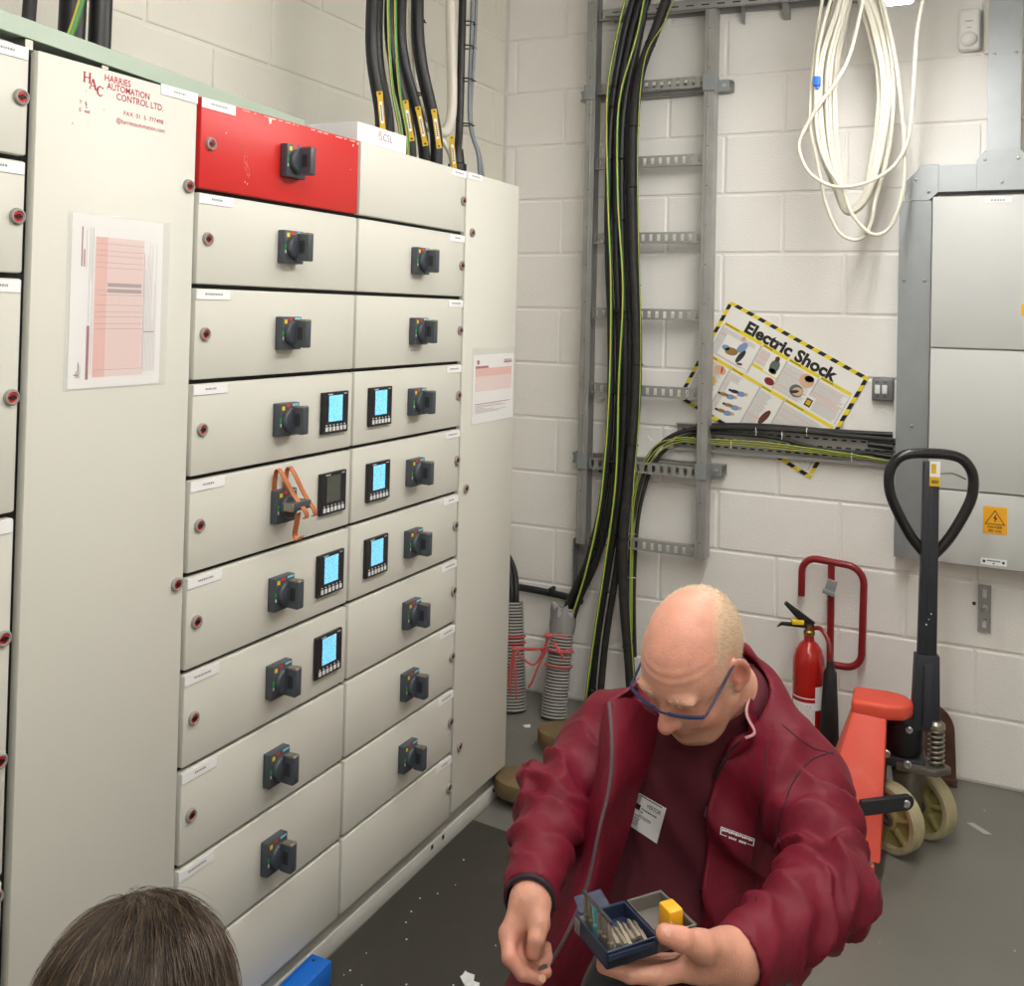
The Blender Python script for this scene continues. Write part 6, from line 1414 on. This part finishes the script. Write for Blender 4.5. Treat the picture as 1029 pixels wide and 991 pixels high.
# short fair hair round the back and sides
def strands(name, roots, dirs, lens, w0, m, parent, nseg=2, curl=0.0, tint=None):
    n = len(roots); rg = np.random.default_rng(3); vs = []; fs = []
    side = np.cross(dirs, rg.normal(size=(n,3))); side /= np.linalg.norm(side,axis=1,keepdims=True)+1e-9
    A = []
    for k in range(nseg+1):
        t = k/nseg; c = roots+dirs*(lens*t)[:,None]; w_ = w0*(1-0.85*t); A += [c-side*w_, c+side*w_]
    A = np.stack(A,1); base = np.arange(n)*(2*(nseg+1)); q = np.concatenate([np.stack([base+2*k,base+2*k+1,base+2*k+3,base+2*k+2],1) for k in range(nseg)])
    return raw_obj(name, A.reshape(-1,3), q, m, parent, tint)
rg = np.random.default_rng(1); hm = hair_mask(hv); cand = np.where((hm > 0.02)&(hv[:,2] > -0.05)&(np.abs(hv[:,0]) < 0.0765)&(hv[:,1] < 0.035))[0]
pick = rg.choice(cand, 11000, p=hm[cand]**1.5/(hm[cand]**1.5).sum()); eps = 1e-3
gr = np.stack([head_sdf((hv[pick]+np.eye(3)[i]*eps).astype(F4))-head_sdf((hv[pick]-np.eye(3)[i]*eps).astype(F4)) for i in range(3)],1); gr /= np.linalg.norm(gr,axis=1,keepdims=True)+1e-9
flow = np.array([0,-0.5,-0.8])+rg.normal(size=(len(pick),3))*0.25; flow -= gr*(flow*gr).sum(1,keepdims=True); flow /= np.linalg.norm(flow,axis=1,keepdims=True)+1e-9
dr = flow+gr*0.28; dr /= np.linalg.norm(dr,axis=1,keepdims=True)
rt_ = hv[pick]+rg.normal(size=(len(pick),3))*0.001
hr_o = strands('hair', rt_@HR.T+HP, dr@HR.T, rg.uniform(0.004,0.010,len(pick)), 0.00038, 'hair_fair', man); hr_o['kind'] = 'stuff'
# eyebrows
def snap_head(p):
    for _ in range(3):
        pp = np.array([p]+[p+np.eye(3)[i]*1e-3 for i in range(3)], F4); d_ = head_sdf(pp); g_ = d_[1:]-d_[0]; g_ /= np.linalg.norm(g_)+1e-9; p = p-g_*float(d_[0])
    return p+g_*0.0005
b = MB(); rb = random.Random(6)
for s in (-1,1):
    for k in range(34):
        x = rb.uniform(0.014,0.052); p = np.array([s*x, 0.098-0.22*max(0,x-0.02)-0.006*rb.random(), 0.024+rb.uniform(-0.004,0.004)-0.12*max(0,x-0.04)]); p = snap_head(p); q = p+np.array([s*0.006,0.0008,0.002*rb.random()]); b.tube([HL(p),HL(q)],0.00022,3)
eb = b.build('eyebrows','hair_fair',man); eb['kind'] = 'stuff'

# ---------------------------------------------------------------- bit case in his left hand
CO = K(610,957,1.215); cxv = K(700,931,1.275)-CO; cyv = K(569,934,1.265)-CO; cxv.z = 0; cyv.z = 0; LX = cxv.length; cxv.normalize(); cyv = cyv-cxv*cyv.dot(cxv); LY = 0.084; cyv.normalize()
XC = Matrix(((cxv.x,cyv.x,0,CO.x),(cxv.y,cyv.y,0,CO.y),(0,0,1,CO.z),(0,0,0,1)))
cs_ = thing('bit_case', CO+V((0,0,-0.022)), 'open blue screwdriver bit case resting on the palm of the man', 'tool case')
def tray(x0, x1, m_, name):
    b = MB(); b.box((x0,0,-0.022),(x1,LY,-0.019),0,XC); b.box((x0,0,-0.022),(x1,0.003,0),0,XC); b.box((x0,LY-0.003,-0.022),(x1,LY,0),0,XC); b.box((x0,0,-0.022),(x0+0.003,LY,0),0,XC); b.box((x1-0.003,0,-0.022),(x1,LY,0),0,XC); b.build(name, m_, cs_, bevel=0.0012, seg=1)
tray(0.0,0.076,'case_blue','tray'); tray(0.0765,LX,'case_clear','tray')
MB().box((0.001,-0.002,-0.012),(0.070,0.0005,-0.004),0,XC).build('latch','case_blue',cs_,bevel=0.001,seg=1)
MB().box((-0.002,LY-0.014,-0.023),(0.014,LY+0.002,-0.002),0,XC).build('corner_bumper','case_clear',cs_,bevel=0.004)
b = MB(); b.add([(0.006,LY-0.002,0.0),(0.052,LY-0.002,0.0),(0.050,LY+0.020,0.008),(0.008,LY+0.020,0.008),(0.006,LY+0.001,0.0),(0.052,LY+0.001,0.0),(0.050,LY+0.022,0.010),(0.008,LY+0.022,0.010)],[(0,1,2,3),(7,6,5,4),(0,4,5,1),(1,5,6,2),(2,6,7,3),(3,7,4,0)],0,XC); b.build('lid','case_blue',cs_,bevel=0.001,seg=1)
MB().box((0.006,0.004,0.029),(0.011,LY-0.004,0.033),0,XC).build('bit_holder','case_dark',cs_,bevel=0.001,seg=1)
gb = 'screwdriver bits in the blue case'
def bit(p, q, label, m_='bit_steel'):
    p, q = XC @ V(p), XC @ V(q); d_ = (q-p); L_ = d_.length; X = Matrix.Translation(p) @ d_.to_track_quat('Z','Y').to_matrix().to_4x4(); b = MB(); b.lathe([(0.001,0),(0.0046,0.001),(0.0046,L_*0.45),(0.0034,L_*0.50),(0.0034,L_*0.82),(0.0012,L_*0.97),(0.0004,L_)],6,0,X,caps=False); o = b.build('screwdriver_bit',m_,origin=p,angle=20); tag(o,label,'drill bit',gb); return o
on = ['first','second','third','fourth','fifth','sixth']
for k in range(6): y = 0.010+k*0.0125; bit((0.014,y,-0.018),(0.009,y+0.004,0.027+0.002*(k%2)),'upright bit in the blue case, %s from the near corner' % on[k] if k != 3 else 'teal upright bit standing in the blue case','bit_teal' if k == 3 else 'bit_steel')
rb = random.Random(12)
for k in range(7):
    x = 0.020+k*0.0076; bit((x,0.010+rb.uniform(0,0.012),-0.013+0.002*(k%3)),(x+0.006,0.052+rb.uniform(0,0.008),-0.010+0.003*(k%2)),'steel bit lying flat in the blue tray, %s from the upright row' % ['first','second','third','fourth','fifth','sixth','seventh'][k])
for k in range(3): bit((0.081+k*0.011,0.010,-0.017),(0.083+k*0.011,0.014,0.003),['short bit poking from the clear tray, leftmost','short bit poking from the clear tray, middle one','short bit poking from the clear tray, nearest the thumb'][k],'brass' if k == 0 else 'bit_steel')
o = MB().box((LX-0.030,0.018,-0.018),(LX-0.008,0.046,0.012),0,XC).build('bit_sleeve','bit_orange',bevel=0.003); tag(o,'orange plastic bit sleeve standing in the case by the thumb','bit holder')
small = XC @ V((0,0,0))
sc1 = K(541,974,1.398); o = MB().tube([sc1,sc1+V((0.012,0.004,0.006))],0.003,8).build('small_screw','steel',origin=sc1); tag(o,'tiny screw pinched in the fingers of the right hand','screw')

# ---------------------------------------------------------------- second person, only the crown of the head in view
H2 = np.array(K(130,1068,0.86)); R2 = rotm(0.75, -0.30, 0.05)
p2 = thing('person', (H2[0], H2[1], 0.0), 'person with dark brown hair crouching at the lower left, seen from behind', 'person')
def head2(P): f = Fld(P); d = f.ell((0,-0.012,0.032),(0.0775,0.100,0.090)); d = smin(d, f.ell((0,0.034,-0.040),(0.060,0.058,0.075)), 0.03); d = smin(d, f.cone((0,-0.026,-0.05),(0,-0.06,-0.2),0.055,0.06), 0.03); d = smin(d, f.cone((0,0.09,0.0),(0,0.112,-0.03),0.009,0.013), 0.012); PS = P.copy(); PS[:,0] = np.abs(PS[:,0]); g = Fld(PS); d = smin(d, g.ell((0.080,-0.012,-0.003),(0.0085,0.0195,0.033)), 0.008); return smax(d, -g.ell((0.032,0.104,0.001),(0.017,0.016,0.012)), 0.012)
v2, q2 = nets(head2, (-0.105,-0.135,-0.215), (0.105,0.140,0.135), 0.005)
raw_obj('body', v2@R2.T+H2, q2, 'skin', p2, lambda P: np.tile(lc3(214,160,138),(len(P),1)))
N2 = R2@np.array([0,-0.05,-0.20])+H2; f2 = R2@np.array([0,1,0]); f2[2] = 0; f2 /= np.linalg.norm(f2); s2 = np.array([f2[1],-f2[0],0])
PV2 = N2-f2*0.20; PV2[2] = 0.33
def clothes2(P):
    f = Fld(P); S1, S2 = N2+s2*0.17-np.array([0,0,0.06]), N2-s2*0.17-np.array([0,0,0.06]); d = f.cone(S1,S2,0.075,0.075); d = smin(d, f.cone(N2-np.array([0,0,0.05]),PV2,0.12,0.155), 0.08)
    for s, S_ in ((1,S1),(-1,S2)):
        e_ = S_-np.array([0,0,0.26])+f2*0.06+s2*s*0.05; w_ = e_+f2*0.22-s2*s*0.06-np.array([0,0,0.02]); d = smin(d, f.cone(S_,e_,0.068,0.055), 0.03); d = smin(d, f.cone(e_,w_,0.055,0.04), 0.02)
    return d
A_ = np.array([N2,PV2]); sdf_obj('jumper', clothes2, A_.min(0)-0.36, A_.max(0)+np.array([0.36,0.36,0.1]), 0.011, 'navy_cloth', p2)
def legs2(P):
    f = Fld(P); d = f.sph(PV2-np.array([0,0,0.03]),0.16)
    for s in (1,-1):
        k_ = PV2+f2*0.36+s2*s*0.14; k_[2] = 0.09; a_ = k_-f2*0.40; a_[2] = 0.07; d = smin(d, f.cone(PV2+s2*s*0.09,k_,0.10,0.07), 0.04); d = smin(d, f.cone(k_,a_,0.068,0.05), 0.03); t_ = a_-f2*0.14; t_[2] = 0.045; d = smin(d, f.cone(a_,t_,0.05,0.042), 0.02)
    return np.maximum(d, 0.0055-P[:,2])
sdf_obj('trousers', legs2, PV2-np.array([0.62,0.62,0.36]), PV2+np.array([0.62,0.62,0.2]), 0.012, 'trouser_grey', p2)
for s in (1,-1):
    S_ = N2+s2*s*0.17-np.array([0,0,0.06]); e_ = S_-np.array([0,0,0.26])+f2*0.06+s2*s*0.05; w_ = e_+f2*0.22-s2*s*0.06-np.array([0,0,0.02]); hd = (w_-e_)/np.linalg.norm(w_-e_); lat = s2*(-s)
    def hand2(P):
        f = Fld(P); d = f.cone(w_-hd*0.03,w_+hd*0.03,0.028,0.026)
        for i in range(4): b0 = w_+hd*0.06+lat*(0.027-0.018*i); d = smin(d, f.cone(w_,b0,0.024,0.014), 0.014); m0 = b0+hd*0.035-np.array([0,0,0.008]); d = smin(d, smin(f.cone(b0,m0,0.0115,0.0105), f.cone(m0,m0+hd*(0.034-0.004*abs(i-1.3))-np.array([0,0,0.020]),0.0105,0.0085), 0.005), 0.006)
        t0 = w_+hd*0.02+lat*0.03; d = smin(d, smin(f.cone(w_,t0,0.02,0.015), f.cone(t0,t0+hd*0.045+lat*0.022,0.014,0.010), 0.006), 0.01); return d
    vv, qq = nets(hand2, w_-0.14, w_+0.14, 0.005); raw_obj('hand', vv, qq, 'skin', p2, lambda P: np.tile(lc3(214,160,138),(len(P),1)))
# hair: a cap that follows the skull plus long strands combed from the crown
CR = np.array([0.010,0.015,0.124])
def cap2(P):
    f = Fld(P); d = f.ell((0,-0.014,0.034),(0.0855,0.108,0.0985)); d = d+0.0022*np.sin(np.arctan2(P[:,0]-CR[0],P[:,1]-CR[1])*23+P[:,2]*40); return np.maximum(d, -0.055-P[:,2]-np.clip((P[:,1]-0.02)*-0.6,-0.03,0.04)+np.clip(P[:,1]-0.05,0,1)*1.6)
def hair_tint2(P):
    q = P; n = 0.5+0.5*np.sin(q[:,0]*310+1.7*np.sin(q[:,1]*90)+q[:,2]*60); c = np.tile(lc3(44,34,27),(len(P),1)); return blend(c, lc3(74,60,47), 0.55*n)
vc, qc = nets(cap2, (-0.11,-0.14,-0.09), (0.11,0.13,0.15), 0.004)
raw_obj('hair_cap', vc@R2.T+H2, qc, 'hair_brown', p2, hair_tint2)
rg = np.random.default_rng(5); n2 = 8000; u_ = rg.normal(size=(n2*3,3)); u_ /= np.linalg.norm(u_,axis=1,keepdims=True); u_ = u_[(u_[:,2] > -0.15)][:n2]; n2 = len(u_)
def skull(u): return np.array([0,-0.014,0.034])+u*np.array([0.0860,0.1085,0.099])
ns = 9; A = np.zeros((n2,ns,3)); cur = u_.copy(); clump = rg.normal(size=(60,3)); clump /= np.linalg.norm(clump,axis=1,keepdims=True); ci = np.argmax(u_@clump.T,1); cj = rg.normal(size=(60,3))*0.35; lift = rg.uniform(0.0,1.0,n2)**4*0.006+0.0006; ln = rg.uniform(0.035,0.075,n2)
cu = (CR-np.array([0,-0.014,0.034]))/np.array([0.086,0.1085,0.099]); cu /= np.linalg.norm(cu)
for k in range(ns):
    t = k/(ns-1); A[:,k] = skull(cur)+cur*(lift*(0.2+1.4*t*(1.2-t*0.5)))[:,None]
    dv = cur-cu; dv += cj[ci]*0.55+np.array([0.15,0.1,-0.25])+rg.normal(size=(n2,3))*0.10; dv -= cur*(dv*cur).sum(1,keepdims=True); dv /= np.linalg.norm(dv,axis=1,keepdims=True)+1e-9; cur = cur+dv*(ln/0.098/ns)[:,None]; cur /= np.linalg.norm(cur,axis=1,keepdims=True)
fly = rg.choice(n2, 70, replace=False)
for k in range(ns): A[fly,k] += u_[fly]*(0.016*(k/(ns-1))**1.5)*rg.uniform(0.3,1.4,(70,1)) if False else u_[fly]*0.009*(k/(ns-1))
TN = np.gradient(A,axis=1); sd_ = np.cross(TN, A-np.array([0,-0.014,0.034])); sd_ /= np.linalg.norm(sd_,axis=2,keepdims=True)+1e-9
wd_ = (0.0006*rg.uniform(0.4,1.2,n2))[:,None,None]*(1-0.8*np.linspace(0,1,ns)**2)[None,:,None]; nrm_ = A-np.array([0,-0.014,0.034]); nrm_ /= np.linalg.norm(nrm_,axis=2,keepdims=True)
ringv = np.stack([A-sd_*wd_, A+nrm_*wd_*0.9, A+sd_*wd_],2).reshape(-1,3); base = (np.arange(n2)*ns*3)[:,None]+np.arange(ns-1)[None,:]*3; base = base.ravel()
qh = np.concatenate([np.stack([base+a,base+b_,base+b_+3,base+a+3],1) for a,b_ in ((0,1),(1,2),(2,0))])
tn = np.repeat(rg.random(n2), ns*3); ct = lc3(42,32,26)+(lc3(104,84,64)-lc3(42,32,26))*(tn[:,None]**2.0)
ho = raw_obj('hair', ringv@R2.T+H2, qh, 'hair_brown', p2, lambda P: ct); ho['kind'] = 'stuff'
